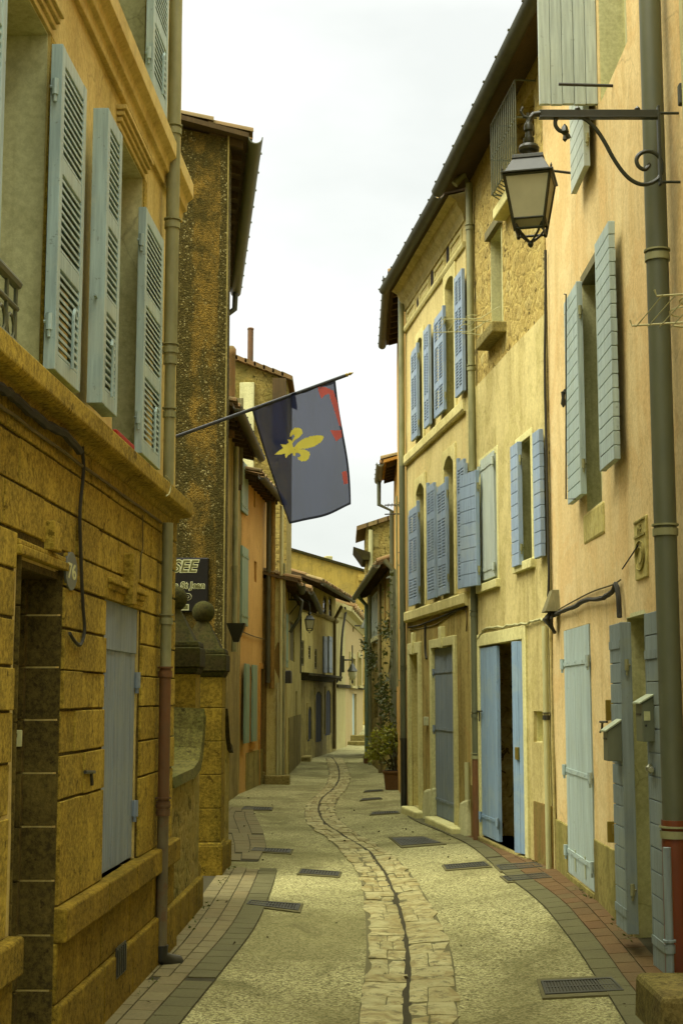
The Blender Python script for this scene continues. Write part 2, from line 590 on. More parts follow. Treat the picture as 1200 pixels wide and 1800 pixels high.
M['glass'] = simple('dark_window_glass', (.02, .022, .02), .08, .6)
M['paleglass'] = simple('curtained_window_glass', (.30, .29, .20), .15, .5)
M['lampglass'] = None
M['dark'] = simple('painted_darkness', (.03, .022, .010), .9)  # near-black colour stands in for the unlit depth of openings
M['signblack'] = simple('sign_black', (.008, .007, .006), .45)
M['signcream'] = simple('sign_cream', (.70, .70, .52), .6)
M['signolive'] = simple('sign_olive', (.12, .12, .035), .6)
M['enamel'] = simple('enamel_blue_grey', (.115, .125, .135), .35)
M['enamelwhite'] = simple('enamel_cream', (.72, .70, .42), .35)
M['white'] = simple('white_plastic', (.62, .62, .46), .4)
M['red'] = simple('red_fabric', (.42, .03, .012), .8)
M['terracotta'] = simple('terracotta', (.17, .085, .03), .9)
M['soil'] = simple('potting_soil', (.03, .02, .01), 1.)
M['bark'] = simple('brown_stem', (.07, .05, .02), .9)
M['dirt'] = simple('gutter_dirt', (.055, .046, .022), 1.)
M['greenmoss'] = stone('moss_covered_stone', (.10, .085, .022), (.16, .14, .04), (.06, .075, .010), .8, .8)
M['silt'] = simple('pale_silt', (.15, .13, .065), 1.)


def tiles():
    g = G('canal_tile', .9, spec=.15)
    c = g.ramp(g.rnd(), [(0., (.20, .115, .055)), (.5, (.27, .155, .075)), (.8, (.17, .12, .065)), (1., (.30, .21, .11))])
    c = g.mix(g.ramp(g.noise(6, 6, .7), [(.48, 0.), (.68, .8)]), c, (.13, .115, .05))
    g.bump(g.noise(40, 5, .7), .4, .005)
    return g.done(c)


M['tile'] = tiles()


def lampglass():
    g = G('frosted_lantern_glass', .5, 0, .5)
    c = g.mix(g.ramp(g.noise(3.5, 4, .6), [(.35, 0.), (.7, 1.)]), (.80, .77, .58), (.60, .58, .40))
    b = g.b
    b.inputs['Transmission Weight'].default_value = .3
    return g.done(c)


M['lampglass'] = lampglass()


def leafmat(name, a, b, lit):
    g = G(name, .6, 0, .3)
    c = g.mix(g.rnd(), a, b)
    g.b.inputs['Subsurface Weight'].default_value = 0
    tr = g.nt.nodes.new('ShaderNodeBsdfTranslucent')
    g._set(tr.inputs[0], lit)
    ms = g.nt.nodes.new('ShaderNodeMixShader')
    ms.inputs[0].default_value = .3
    out = g.nt.nodes['Material Output']
    g.nt.links.new(g.b.outputs[0], ms.inputs[1])
    g.nt.links.new(tr.outputs[0], ms.inputs[2])
    g.nt.links.new(ms.outputs[0], out.inputs[0])
    return g.done(c)


M['leaf'] = leafmat('yellow_green_leaf', (.13, .15, .02), (.40, .38, .05), (.35, .36, .04))
M['ivy'] = leafmat('dark_ivy_leaf', (.035, .045, .012), (.09, .095, .025), (.08, .1, .02))
M['moss'] = leafmat('moss_leaf', (.06, .075, .012), (.12, .13, .025), (.1, .12, .02))


def fabric(name, c, alpha, trans):
    """thin flag cloth: some light passes straight through the weave, some is scattered."""
    g = G(name, .9, 0, .1)
    w = g.nt.nodes.new('ShaderNodeTexWave')
    g._set(w.inputs['Vector'], g.vec((1, 1, 1)))
    w.inputs['Scale'].default_value = 60
    w.inputs['Distortion'].default_value = 3
    col = g.mix(g.math('MULTIPLY', w.outputs[0], .25), c, dk(c, .7))
    tr = g.nt.nodes.new('ShaderNodeBsdfTranslucent')
    g._set(tr.inputs[0], col)
    tp = g.nt.nodes.new('ShaderNodeBsdfTransparent')
    tp.inputs[0].default_value = (1, 1, 1, 1)
    m1 = g.nt.nodes.new('ShaderNodeMixShader')
    m1.inputs[0].default_value = trans
    m2 = g.nt.nodes.new('ShaderNodeMixShader')
    m2.inputs[0].default_value = alpha
    g.nt.links.new(g.b.outputs[0], m1.inputs[1])
    g.nt.links.new(tr.outputs[0], m1.inputs[2])
    g.nt.links.new(m1.outputs[0], m2.inputs[1])
    g.nt.links.new(tp.outputs[0], m2.inputs[2])
    g.nt.links.new(m2.outputs[0], g.nt.nodes['Material Output'].inputs[0])
    return g.done(col)


M['flagblue'] = fabric('flag_blue_cloth', (.032, .045, .16), .12, .5)
M['flaghem'] = fabric('flag_hem_cloth', (.012, .014, .035), .02, .2)
M['flagyellow'] = fabric('flag_yellow_cloth', (.98, .86, .20), .0, .6)
M['flagred'] = fabric('flag_red_cloth', (.75, .085, .035), .04, .55)


def aggregate():
    g = G('exposed_aggregate_concrete', .9, spec=.15)
    v = g.vec((1, 1, 1))
    vn = g.vor(85, v, out='Color')
    sepn = g.nt.nodes.new('ShaderNodeSeparateColor')
    g._set(sepn.inputs[0], vn)
    c = g.ramp(sepn.outputs[0], [(0., (.09, .078, .035)), (.25, (.32, .28, .15)), (.55, (.54, .49, .285)), (1., (.74, .69, .44))])
    gap = g.vor(85, v)
    c = g.mix(g.ramp(gap, [(.4, 0.), (.85, .55)]), c, (.12, .105, .04))
    sp = g.noise(42, 5, .8)
    c = g.mix(g.ramp(sp, [(.52, 0.), (.62, .85)]), c, (.10, .088, .036))
    big = g.noise(.55, 6, .65, dist=.5)
    c = g.mix(g.ramp(big, [(.40, .65), (.56, 0.)]), c, (.15, .13, .055))
    st = g.noise(1.6, 7, .72, dist=1.2, vec=g.vec((1, .5, 1), loc=(3, 3, 3)))
    c = g.mix(g.ramp(st, [(.54, 0.), (.64, .55)]), c, (.13, .115, .05))
    mid = g.noise(3.5, 6, .7)
    c = g.mix(g.ramp(mid, [(.5, 0.), (.75, .4)]), c, (.40, .37, .18))
    g.bump(g.math('SUBTRACT', 1., gap), .6, .006)
    g.bump(g.noise(1.2, 4, .6), .2, .04)
    return g.done(c)


M['aggregate'] = aggregate()


def slabs():
    g = G('worn_channel_stone', .8, spec=.25)
    c = g.mix(g.rnd(), (.38, .33, .175), (.52, .46, .27))
    n1 = g.noise(6, 6, .7, dist=.8)
    c = g.mix(g.ramp(n1, [(.42, .7), (.56, 0.)]), c, (.25, .175, .055))
    n2 = g.noise(14, 6, .75)
    c = g.mix(g.ramp(n2, [(.52, 0.), (.62, .85)]), c, (.12, .10, .042))
    c = g.mix(g.ramp(g.noise(3, 5, .6, vec=g.vec((1, 1, 1), loc=(5, 5, 5))), [(.5, 0.), (.7, .5)]), c, (.55, .52, .33))
    g.bump(g.noise(9, 6, .7), .6, .02)
    g.bump(n2, .4, .01)
    return g.done(c)


M['slab'] = slabs()


def paver(name, a, b, d):
    g = G(name, .85, spec=.2)
    c = g.ramp(g.rnd(), [(0., a), (.5, b), (1., d)])
    c = g.mix(g.ramp(g.noise(2.0, 6, .65), [(.45, 0.), (.7, .6)]), c, dk(b, .55))
    c = g.mix(.25, c, g.ramp(g.noise(70, 4, .7), [(.3, dk(a, .4)), (.7, dk(b, 1.5))]))
    g.bump(g.noise(60, 4, .7), .4, .004)
    return g.done(c)


M['greypaver'] = paver('grey_paver', (.20, .165, .095), (.235, .195, .11), (.21, .165, .09))
M['pinkpaver'] = paver('pinkish_paver', (.215, .165, .09), (.225, .18, .10), (.20, .165, .088))
M['redpaver'] = paver('red_brick_paver', (.155, .082, .036), (.18, .105, .048), (.14, .105, .05))
M['edgepaver'] = paver('grey_edging', (.125, .112, .058), (.15, .135, .07), (.14, .125, .065))
M['earth'] = simple('bare_earth', (.12, .10, .05), 1.)
SKY0, SKYM, SKY1, SUN, EXPO = 3.2, 3.5, 26.0, 1.5, 1.62


# ------------------------------------------------------------------ house builders (all in facade coordinates)
def wall_mb(u0, u1, z0, z1, holes=(), t=.34, y=0.0, step=.45, rough=.012, seed=0):
    """a wall with real openings; the face wavers a little like old render."""
    def cuts(a, b, extra):
        s = sorted(set([round(a, 4), round(b, 4)] + [round(min(max(e, a), b), 4) for e in extra]))
        out = []
        for p, q in zip(s, s[1:]):
            k = max(1, int(math.ceil((q - p) / step)))
            out += [p + (q - p) * i / k for i in range(k)]
        return out + [s[-1]]

    us = cuts(u0, u1, [h[0] for h in holes] + [h[1] for h in holes])
    zs = cuts(z0, z1, [h[2] for h in holes] + [h[3] for h in holes])

    def solid(i, j):
        if i < 0 or j < 0 or i >= len(us) - 1 or j >= len(zs) - 1:
            return False
        cu, cz = (us[i] + us[i + 1]) / 2, (zs[j] + zs[j + 1]) / 2
        return not any(h[0] < cu < h[1] and h[2] < cz < h[3] for h in holes)

    mb = MB()
    nu, nz = len(us), len(zs)
    vs = []
    for j, z in enumerate(zs):
        for i, u in enumerate(us):
            w = rough * (noise.noise((u * .9 + seed, z * .9, seed * 1.7)) + .5 * noise.noise((u * 2.7, z * 2.7, seed + 5.)))
            vs.append((u, y + w, z))
    for z in zs:
        for u in us:
            vs.append((u, y - t, z))
    B = nu * nz
    ix = lambda i, j: j * nu + i
    fs = []
    for j in range(nz - 1):
        for i in range(nu - 1):
            if not solid(i, j):
                continue
            a, b, c, d = ix(i, j), ix(i + 1, j), ix(i + 1, j + 1), ix(i, j + 1)
            fs.append((a, b, c, d))
            fs.append((d + B, c + B, b + B, a + B))
            if not solid(i - 1, j):
                fs.append((a, d, d + B, a + B))
            if not solid(i + 1, j):
                fs.append((c, b, b + B, c + B))
            if not solid(i, j - 1):
                fs.append((b, a, a + B, b + B))
            if not solid(i, j + 1):
                fs.append((d, c, c + B, d + B))
    mb.add(vs, fs)
    return mb


def house(name, label, fr, mat, z1, holes=(), depth=4.5, u0=0.0, u1=None, z0=-.35, cat='house', body_z=None, group=None, rough=.012, seed=0,
          body=True, bodymat=None):
    u1 = fr.L if u1 is None else u1
    root = thing(name, label, cat, M=fr.M, group=group)
    wall_mb(u0, u1, z0, z1, holes, rough=rough, seed=seed).build('wall', mat, root)
    if body:
        b = MB()
        b.box(u0 + .01, u1 - .01, -depth, -.60, z0, (body_z or z1) - .02)
        b.build('house_body', bodymat or mat, root, smooth=0)
    return root


def door_back(root, h, y=-.42, mat='dark', name='dark_backing'):
    """a panel behind an opening; its default near-black colour stands for the dim inside."""
    m = MB()
    m.box(h[0] - .05, h[1] + .05, y - .03, y, h[2] - .05, h[3] + .05)
    return m.build(name, M[mat], root, smooth=0)


def window(root, h, y=-.22, mat='whitewood', glass='glass', bars=2, cols=2):
    """casement window set back in an opening: frame > pane"""
    u0, u1, z0, z1 = h
    f = MB()
    w = .05
    f.box(u0, u0 + w, y - .03, y + .03, z0, z1).box(u1 - w, u1, y - .03, y + .03, z0, z1)
    f.box(u0 + w, u1 - w, y - .028, y + .028, z0, z0 + w).box(u0 + w, u1 - w, y - .028, y + .028, z1 - w, z1)
    for k in range(1, cols):
        c = u0 + (u1 - u0) * k / cols
        f.box(c - .028, c + .028, y - .025, y + .025, z0 + w, z1 - w)
    for k in range(1, bars + 1):
        c = z0 + (z1 - z0) * k / (bars + 1)
        f.box(u0 + w, u1 - w, y - .015, y + .015, c - .014, c + .014)
    fo = f.build('window', M[mat], root, smooth=0, bevel=.004)
    g = MB()
    g.box(u0 + .02, u1 - .02, y - .012, y - .004, z0 + .02, z1 - .02)
    g.build('pane', M[glass], fo, smooth=0)
    return fo


def hinges(parent, mat, pts, r=.014, h=.07):
    for (x, y, z) in pts:
        m = MB()
        m.tube([(x, y, z - h / 2), (x, y, z + h / 2)], r, 8)
        m.tube([(x, y, z - h / 2 - .03), (x, y, z - h / 2)], r * .55, 6)
        m.tube([(x, y, z), (x, y - .022, z)], r * .55, 6)
        m.build('hinge', M[mat], parent)


def shutter(root, hu, w, z0, z1, sgn, mat, style='louvre', y=.05, th=.04, ang=0.0, cols=1, fields=(1, 1, 1), hinge=True, arch=0.0,
            hingemat=None, name='shutter', pitch=.052, boards=None, knob=True, label=None):
    """A shutter leaf hung at u = hu; sgn +1 / -1 gives the side it folds to, ang swings it out from the wall (radians)."""
    c, s = math.cos(ang), math.sin(ang)
    # local x along leaf from hinge, y = leaf thickness (0 at the wall side), z up
    X = Vector((sgn * c, s, 0))
    Y = Vector((-sgn * s, c, 0))
    if ang > R(60):
        Y = -Y if sgn < 0 else Y
    m = MB()
    m.m = Matrix(((X.x, Y.x, 0, hu), (X.y, Y.y, 0, y), (0, 0, 1, 0), (0, 0, 0, 1)))
    H = z1 - z0

    def topz(x):
        if not arch:
            return z1
        return z1 - arch * (x / w) ** 2      # outer corner drops when the head was arched

    rn = lambda: random.random()
    if style == 'louvre':
        sw, rw = min(.055, w * .16), .075
        m.cur = .5
        m.box(0, sw, 0, th, z0, z1)
        m.box(w - sw, w, 0, th, z0, topz(w))
        xs = [sw]
        for k in range(1, cols):
            cx = w * k / cols
            m.box(cx - .017, cx + .017, .001, th - .001, z0 + rw, topz(cx) - rw)
            xs += [cx - .017, cx + .017]
        xs.append(w - sw)
        tot = sum(fields)
        zc = z0
        inner = H - rw * (len(fields) + 1) - arch * .7
        edges = []
        for k, f in enumerate(fields):
            m.box(sw, w - sw, .002, th - .002, zc, zc + rw)
            a = zc + rw
            b = a + inner * f / tot
            edges.append((a, b))
            zc = b
        m.box(sw, w - sw, .002, th - .002, zc, topz(w * .7))
        for (a, b) in edges:
            n = max(3, int((b - a) / pitch))
            d = (b - a) / n
            for k in range(n):
                zz = a + d * k
                m.cur = rn()
                for xa, xb in zip(xs[::2], xs[1::2]):
                    m.prof_x = None
                    q = [(.003, zz + d * 1.15), (.003, zz + d * 1.40), (th - .003, zz + d * .46), (th - .003, zz + d * .02)]
                    m.add([(xa, p[0], p[1]) for p in q] + [(xb, p[0], p[1]) for p in q],
                          [(0, 1, 2, 3), (7, 6, 5, 4), (0, 4, 5, 1), (1, 5, 6, 2), (2, 6, 7, 3), (3, 7, 4, 0)])
    elif style == 'plank_h':
        n = boards or max(6, int(H / .12))
        for k in range(n):
            m.cur = rn()
            a, b = z0 + H * k / n, z0 + H * (k + 1) / n
            m.box(.022 if w > .2 else .012, w, .003 * rn(), th, a + .003, b - .003)
        m.cur = .6
        m.box(0, .022 if w > .2 else .012, 0, th + .001, z0, z1)
        m.box(.01, w - .01, .008, th - .012, z0 + .004, z1 - .004)
    elif style == 'plank_v':
        n = boards or max(3, int(w / .11))
        for k in range(n):
            m.cur = rn()
            a, b = w * k / n, w * (k + 1) / n
            m.box(a + .002, b - .002, .003 * rn(), th, z0 - .006 * rn(), z1)
        m.cur = .5
        m.box(.01, w - .01, .008, th - .012, z0 + .02, z1 - .01)
    elif style == 'plain':
        m.box(0, w, 0, th, z0, z1)
    o = m.build(name, M[mat], root, smooth=0, bevel=.003)
    if label:
        o['label'] = label
    if hinge:
        hs = [z0 + H * .14, z1 - H * .14]
        hh = []
        for hz in hs:
            p = m.m @ Vector((-.014, th * .5, hz))
            hh.append((p.x, p.y, hz))
        hinges(o, hingemat or mat, hh)
    return o, m.m


def strap(o, mm, w, z, mat, th, h=.035, full=True):
    s = MB()
    s.m = mm
    s.box(.0, w if full else w * .6, th, th + .006, z - h / 2, z + h / 2)
    return s.build('strap_hinge', M[mat], o, smooth=0)


def closed_leaf(root, h, y, mat, style='plank_v', boards=None, name='shutter', th=.04, straps=(.12, .88), rail=None, knuckle=True):
    """a closed leaf filling an opening, face at local y; children: strap_hinge, hinge"""
    u0, u1, z0, z1 = h
    w, H = u1 - u0, z1 - z0
    m = MB()
    if style == 'plank_v':
        n = boards or max(4, int(w / .1))
        for k in range(n):
            m.cur = random.random()
            m.box(u0 + w * k / n + .002, u0 + w * (k + 1) / n - .002, y - th, y - .003 * random.random(), z0, z1)
        m.cur = .5
        m.box(u0 + .01, u1 - .01, y - th + .006, y - .012, z0 + .01, z1 - .01)
        if rail:
            m.cur = .7
            m.box(u0 + .004, u1 - .004, y - .01, y + .007, z1 - rail, z1 - .004)
    else:
        n = boards or max(6, int(H / .16))
        for k in range(n):
            m.cur = random.random()
            m.box(u0, u1, y - th, y - .003 * random.random(), z0 + H * k / n + .003, z0 + H * (k + 1) / n - .003)
        m.cur = .5
        m.box(u0 + .01, u1 - .01, y - th + .006, y - .012, z0 + .01, z1 - .01)
    o = m.build(name, M[mat], root, smooth=0, bevel=.0025)
    for q in straps:
        s = MB()
        zz = z0 + H * q
        s.box(u0 + .005, u1 - .005, y - .006, y + .006, zz - .018, zz + .018)
        for k in range(3):
            s.lathe((u0 + w * (.2 + .3 * k), y + .006, zz), [(.008, -.008), (.008, .008)], 8)
        s.build('strap_hinge', M[mat], o, smooth=0)
    if knuckle:
        hinges(o, mat, [(e, y + .015, z0 + H * q) for q in straps for e in (u0 - .012, u1 + .012)], r=.018, h=.085)
    return o


def surround(root, h, w=.1, y=.02, rise=0.0, mat='trim', sill=None, name='window_surround', inner=-.2, key=None):
    """moulded band round an opening; rise > 0 gives it a segmental arch inside the opening's head."""
    u0, u1, z0, z1 = h
    m = MB()
    m.box(u0 - w, u0, -.04, y, z0, z1 + w)
    m.box(u1, u1 + w, -.04, y, z0, z1 + w)
    n = 10 if rise else 1
    for k in range(n):
        a, b = k / n, (k + 1) / n
        f = lambda t: z1 - rise * (2 * t - 1) ** 2
        xa, xb = u0 + (u1 - u0) * a, u0 + (u1 - u0) * b
        yi = inner if rise else -.04
        m.hexa([(xa, yi, f(a)), (xb, yi, f(b)), (xb, y, f(b)), (xa, y, f(a))],
               [(xa, yi, z1 + w), (xb, yi, z1 + w), (xb, y, z1 + w), (xa, y, z1 + w)])
    if key:
        cu = (u0 + u1) / 2
        m.box(cu - key / 2, cu + key / 2, -.04, y + .02, z1 - .015, z1 + w + .14)
    o = m.build(name, M[mat], root, bevel=.006)
    if sill:
        s = MB()
        s.box(u0 - w - .03, u1 + w + .03, -.25, sill, z0 - .09, z0)
        s.build('window_sill', M[mat], o, bevel=.008)
    return o


def gutter(root, u0, u1, y, z, r=.07, mat='zinc_green', brackets=True):
    """half-round gutter"""
    m = MB()
    n = 8
    vs, k = [], 0
    for u in (u0, u1):
        for i in range(n + 1):
            a = math.pi + math.pi * i / n
            vs.append((u, y + r * math.cos(a), z + r * math.sin(a)))
        for i in range(n, -1, -1):
            a = math.pi + math.pi * i / n
            vs.append((u, y + (r - .012) * math.cos(a), z + (r - .012) * math.sin(a)))
    K = 2 * (n + 1)
    m.add(vs, [(i, (i + 1) % K, (i + 1) % K + K, i + K) for i in range(K)] + [list(range(K)), list(range(2 * K - 1, K - 1, -1))])
    if brackets:
        u = u0 + .25
        while u < u1:
            m.box(u - .01, u + .01, y - r - .01, y + r + .012, z - .006, z + .012)
            u += .55
    return m.build('gutter', M[mat], root)


def roof(root, u0, u1, z, over, run=2.6, pitch=.30, th=.05, rafters=True, tile_pitch=.19, soffit='rafter', eave_tiles=True, gut=True, gr=.07,
         gmat='zinc_green', gext=(0, 0)):
    """single-pitch canal-tile roof sloping down to the street: boards > rafters; rows of barrel tiles; gutter"""
    f = lambda y: z + (over - y) * pitch
    m = MB()
    m.hexa([(u0, -run, f(-run)), (u1, -run, f(-run)), (u1, over, f(over)), (u0, over, f(over))],
           [(u0, -run, f(-run) + th), (u1, -run, f(-run) + th), (u1, over, f(over) + th), (u0, over, f(over) + th)])
    ro = m.build('roof', M[soffit], root, smooth=0)
    if rafters:
        u = u0 + .12
        while u < u1 - .05:
            r = MB()
            r.cur = random.random()
            r.hexa([(u, -.2, f(-.2) - .09), (u + .07, -.2, f(-.2) - .09), (u + .07, over - .05, f(over - .05) - .08), (u, over - .05, f(over - .05) - .08)],
                   [(u, -.2, f(-.2) - .002), (u + .07, -.2, f(-.2) - .002), (u + .07, over - .05, f(over - .05) - .002), (u, over - .05, f(over - .05) - .002)])
            u += .38
            r.build('rafter', M['rafter'], ro, smooth=0)
    t = MB()
    n = max(1, int((u1 - u0) / tile_pitch))
    rows = int((run + over) / .42)
    for i in range(n):
        cu = u0 + (u1 - u0) * (i + .5) / n
        for k in range(rows):
            ya = over + (.05 if rafters else .0) - k * .42 + random.uniform(-.015, .015)
            yb = ya - .46
            t.cur = random.random()
            ra, rb, lift = .085, .07, th + .012 + random.uniform(0, .008)
            vs, seg = [], 6
            for (yy, rr, lf) in ((ya, ra, lift + .018), (yb, rb, lift)):
                for q in range(seg + 1):
                    a = math.pi * q / seg
                    vs.append((cu + rr * math.cos(a), yy, f(yy) + lf + rr * .8 * math.sin(a)))
                for q in range(seg, -1, -1):
                    a = math.pi * q / seg
                    vs.append((cu + (rr - .014) * math.cos(a), yy, f(yy) + lf + (rr - .014) * .8 * math.sin(a)))
            K = 2 * (seg + 1)
            t.add(vs, [(q, (q + 1) % K, (q + 1) % K + K, q + K) for q in range(K)] + [list(range(K)), list(range(2 * K - 1, K - 1, -1))])
    t.build('roof_tiles', M['tile'], ro, smooth=50)
    if gut:
        gutter(root, u0 - gext[0], u1 + gext[1], over + .06, z + .0, gr, gmat)
    return ro


def pipe(root, pts, r, mat, collars=(), name='downpipe', seg=12, colmat=None):
    m = MB()
    m.tube(pts, r, seg)
    o = m.build(name, M[mat], root)
    if collars:
        for (x, y, z) in collars:
            c = MB()
            c.tube([(x, y, z - .02), (x, y, z + .02)], r + .008, seg)
            c.tube([(x, y, z + .035), (x, y, z + .045)], r + .012, seg)
            c.build('pipe_clip', M[colmat or mat], o)
    return o


def cable(root, pts, r, mat='cable', name='cable', wob=.0, sub=5):
    P = []
    pts = [Vector(p) for p in pts]
    for i in range(len(pts) - 1):
        p0, p1, p2, p3 = pts[max(0, i - 1)], pts[i], pts[i + 1], pts[min(len(pts) - 1, i + 2)]
        for k in range(sub):
            t = k / sub
            q = .5 * ((2 * p1) + (p2 - p0) * t + (2 * p0 - 5 * p1 + 4 * p2 - p3) * t * t + (3 * p1 - p0 - 3 * p2 + p3) * t ** 3)
            if wob:
                q += Vector((random.uniform(-wob, wob), 0, random.uniform(-wob, wob)))
            P.append(q)
    P.append(pts[-1])
    m = MB()
    m.tube(P, r, 6)
    return m.build(name, M[mat], root)


def pxpts(fr, pts, off):
    out = []
    for p in pts:
        o = p[2] if len(p) > 2 else off
        u, z = fr.uz(p[0], p[1], o)
        out.append((u, o, z))
    return out


def text_mesh(s, size, name, mat, parent, Mx, ext=.002, offset=0.0, align='LEFT', shear=0.0, bold=0):
    cu = bpy.data.curves.new(name, 'FONT')
    cu.body = s
    cu.size = size
    cu.extrude = ext
    cu.offset = offset
    cu.align_x = align
    cu.shear = shear
    tmp = bpy.data.objects.new(name, cu)
    COL.objects.link(tmp)
    dg = bpy.context.evaluated_depsgraph_get()
    me = bpy.data.meshes.new_from_object(tmp.evaluated_get(dg))
    bpy.data.objects.remove(tmp)
    bpy.data.curves.remove(cu)
    me.materials.clear()
    me.materials.append(M[mat])
    o = bpy.data.objects.new(name, me)
    COL.objects.link(o)
    o.parent = parent
    o.matrix_local = Mx
    return o


def reveal(root, h, depth=.22, mat='cream', t=.006, top=True):
    u0, u1, z0, z1 = h
    m = MB()
    m.box(u0 - .02, u0 + t, -depth, -.004, z0, z1 + .02).box(u1 - t, u1 + .02, -depth, -.004, z0, z1 + .02)
    if top:
        m.box(u0 + t, u1 - t, -depth, -.004, z1 - t, z1 + .02)
    m.box(u0 + t, u1 - t, -depth, -.004, z0 - .02, z0 + t)
    return m.build('window_reveal', M[mat], root, smooth=0)


# ================================================================== the sandstone house with louvred shutters (near, street's west side)
A = Frame((-1.465, 1.5), (-1.124, 9.5), (1, 0))
PC = .125
zc_b, zc_t = A.z(160, 753, PC), A.z(160, 719, PC)
hd = list(A.rect(22, 97, 1005, 1500, 0, at=97)); hd[2] = -.34
hs = list(A.rect(180, 240, 1046, 1500, 0)); hs[2] = .69
w1 = [A.u(80, 0, 300), A.u(-230, 0, 300), zc_t + .02, A.z(80, 48)]
w2 = [A.u(248, 0, 500), A.u(203, 0, 500), zc_t + .02, A.z(248, 306)]
zs_b, zs_t = A.z(230, 143, .1), A.z(230, 52, .1)
w3 = [A.u(256, 0, 60), A.u(200, 0, 60), zs_t + .02, 8.0]
rA = house('sandstone_house', 'ochre house with sage louvred shutters above a sandstone block ground floor', A, M['ochre'], 9.2,
           [hd, hs, w1, w2, w3], depth=5, seed=1)
for h in (w1, w2, w3):
    reveal(rA, h, .24)
    window(rA, h, -.26, bars=3)
# ground floor ashlar: real courses with sunk joints
zsr = [.69] + sorted(A.z(110, y) for y in (1405, 1325, 1247, 1178, 1105, 1030, 970, 897, 822)) + [zc_b - .01]
mb = MB()
random.seed(3)
for ja, jb in zip(zsr, zsr[1:]):
    segs = [(0., A.L)]
    for h in (hd, hs):
        ns = []
        pad = .06 if h is hd else .035
        for a, b in segs:
            if jb <= h[2] + .02 or ja >= h[3] - .02:
                ns.append((a, b))
            else:
                if h[0] - pad > a:
                    ns.append((a, min(b, h[0] - pad)))
                if h[1] + pad < b:
                    ns.append((max(a, h[1] + pad), b))
        segs = ns
    for a, b in segs:
        x = a
        while x < b - .02:
            w = random.uniform(.42, .78)
            if b - (x + w) < .22:
                w = b - x
            mb.cur = random.random()
            p = .018 + random.uniform(-.007, .006)
            mb.box(x + .0015, min(b, x + w) - .0015, -.03, p, ja + random.uniform(.003, .008), jb - random.uniform(.003, .009))
            x += w
o = mb.build('stone_courses', M['stone'], rA, smooth=0, bevel=.004)
jm = MB()
for a, b in ((0, hd[0] - .06), (hd[1] + .06, A.L)):
    if a < hs[0] < b:
        jm.box(a, hs[0] - .03, -.02, .006, .69, zc_b).box(hs[1] + .03, b, -.02, .006, .69, zc_b)
        jm.box(hs[0] - .03, hs[1] + .03, -.02, .006, hs[3] + .03, zc_b)
    else:
        jm.box(a, b, -.02, .006, .69, zc_b)
jm.box(hd[0] - .06, hd[1] + .06, -.02, .006, hd[3] + .05, zc_b)
jm.build('joint_bed', M['darkstone'], rA, smooth=0)
# ledge, plinth and the door recess
for a, b in ((0., hd[0]), (hd[1], A.L)):
    pl = MB()
    x = a
    while x < b - .01:
        w = min(random.uniform(.7, 1.1), b - x)
        if b - x - w < .3:
            w = b - x
        pl.cur = random.random()
        pl.box(x + .001, x + w - .001, -.05, .075, .545, .69)
        pl.cur = random.random()
        pl.box(x + .001, x + w - .001, -.05, .035, .285, .545)
        pl.cur = random.random()
        pl.box(x + .001, x + w - .001, -.05, .060, -.35, .285)
        x += w
    pl.build('plinth', M['stonepl'], rA, smooth=0, bevel=.012)
va, vb, vz0, vz1 = A.rect(205, 221, 1668, 1722, .062)
vt = MB()
vt.box(va, vb, .055, .0625, vz0, vz1)
for k in range(5):
    c = va + (vb - va) * (k + .5) / 5
    vt.box(c - .008, c + .008, .0625, .070, vz0 + .01, vz1 - .01)
vt.build('cellar_vent', M['iron'], rA, smooth=0)
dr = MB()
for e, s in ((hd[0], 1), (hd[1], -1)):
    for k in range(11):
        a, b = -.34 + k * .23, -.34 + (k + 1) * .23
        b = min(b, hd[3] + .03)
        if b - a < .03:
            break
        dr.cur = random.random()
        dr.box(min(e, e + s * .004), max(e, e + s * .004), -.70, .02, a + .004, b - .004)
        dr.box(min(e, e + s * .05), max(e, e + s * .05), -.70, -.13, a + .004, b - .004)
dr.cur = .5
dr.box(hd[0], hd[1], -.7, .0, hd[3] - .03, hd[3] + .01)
dr.build('door_jamb', M['darkstone'], rA, smooth=0, bevel=.006)
dm = MB()
dm.box(hd[0] - .05, hd[1] + .05, -.74, -.70, -.3, hd[3])
for k in range(2):
    for q in range(3):
        dm.box(hd[0] + .12 + k * .27, hd[0] + .34 + k * .27, -.70, -.685, .15 + q * .66, .68 + q * .66)
do = dm.build('door', M['rafter'], rA, smooth=0, bevel=.006)
dl = MB()
dl.lathe((hd[0] + .1, -.68, 1.0), [(.0, -.03), (.03, -.02), (.03, .02), (.0, .03)], 10)
dl.build('door_knob', M['brass'], do)
dl = MB()
for a, b, c, d in ((-.06, .06, .0, .10),):
    dl.box(hd[0] - .06, hd[1] + .06, -.03, .035, hd[3] + .012, hd[3] + .05)
    dl.box(hd[0] - .05, hd[1] + .05, -.03, .022, hd[3] + .05, hd[3] + .075)
    kx = hd[0] + .22
    dl.box(kx - .07, kx + .07, -.03, .05, hd[3] + .075, hd[3] + .20)
dl.build('door_lintel', M['stone'], rA, smooth=0, bevel=.006)
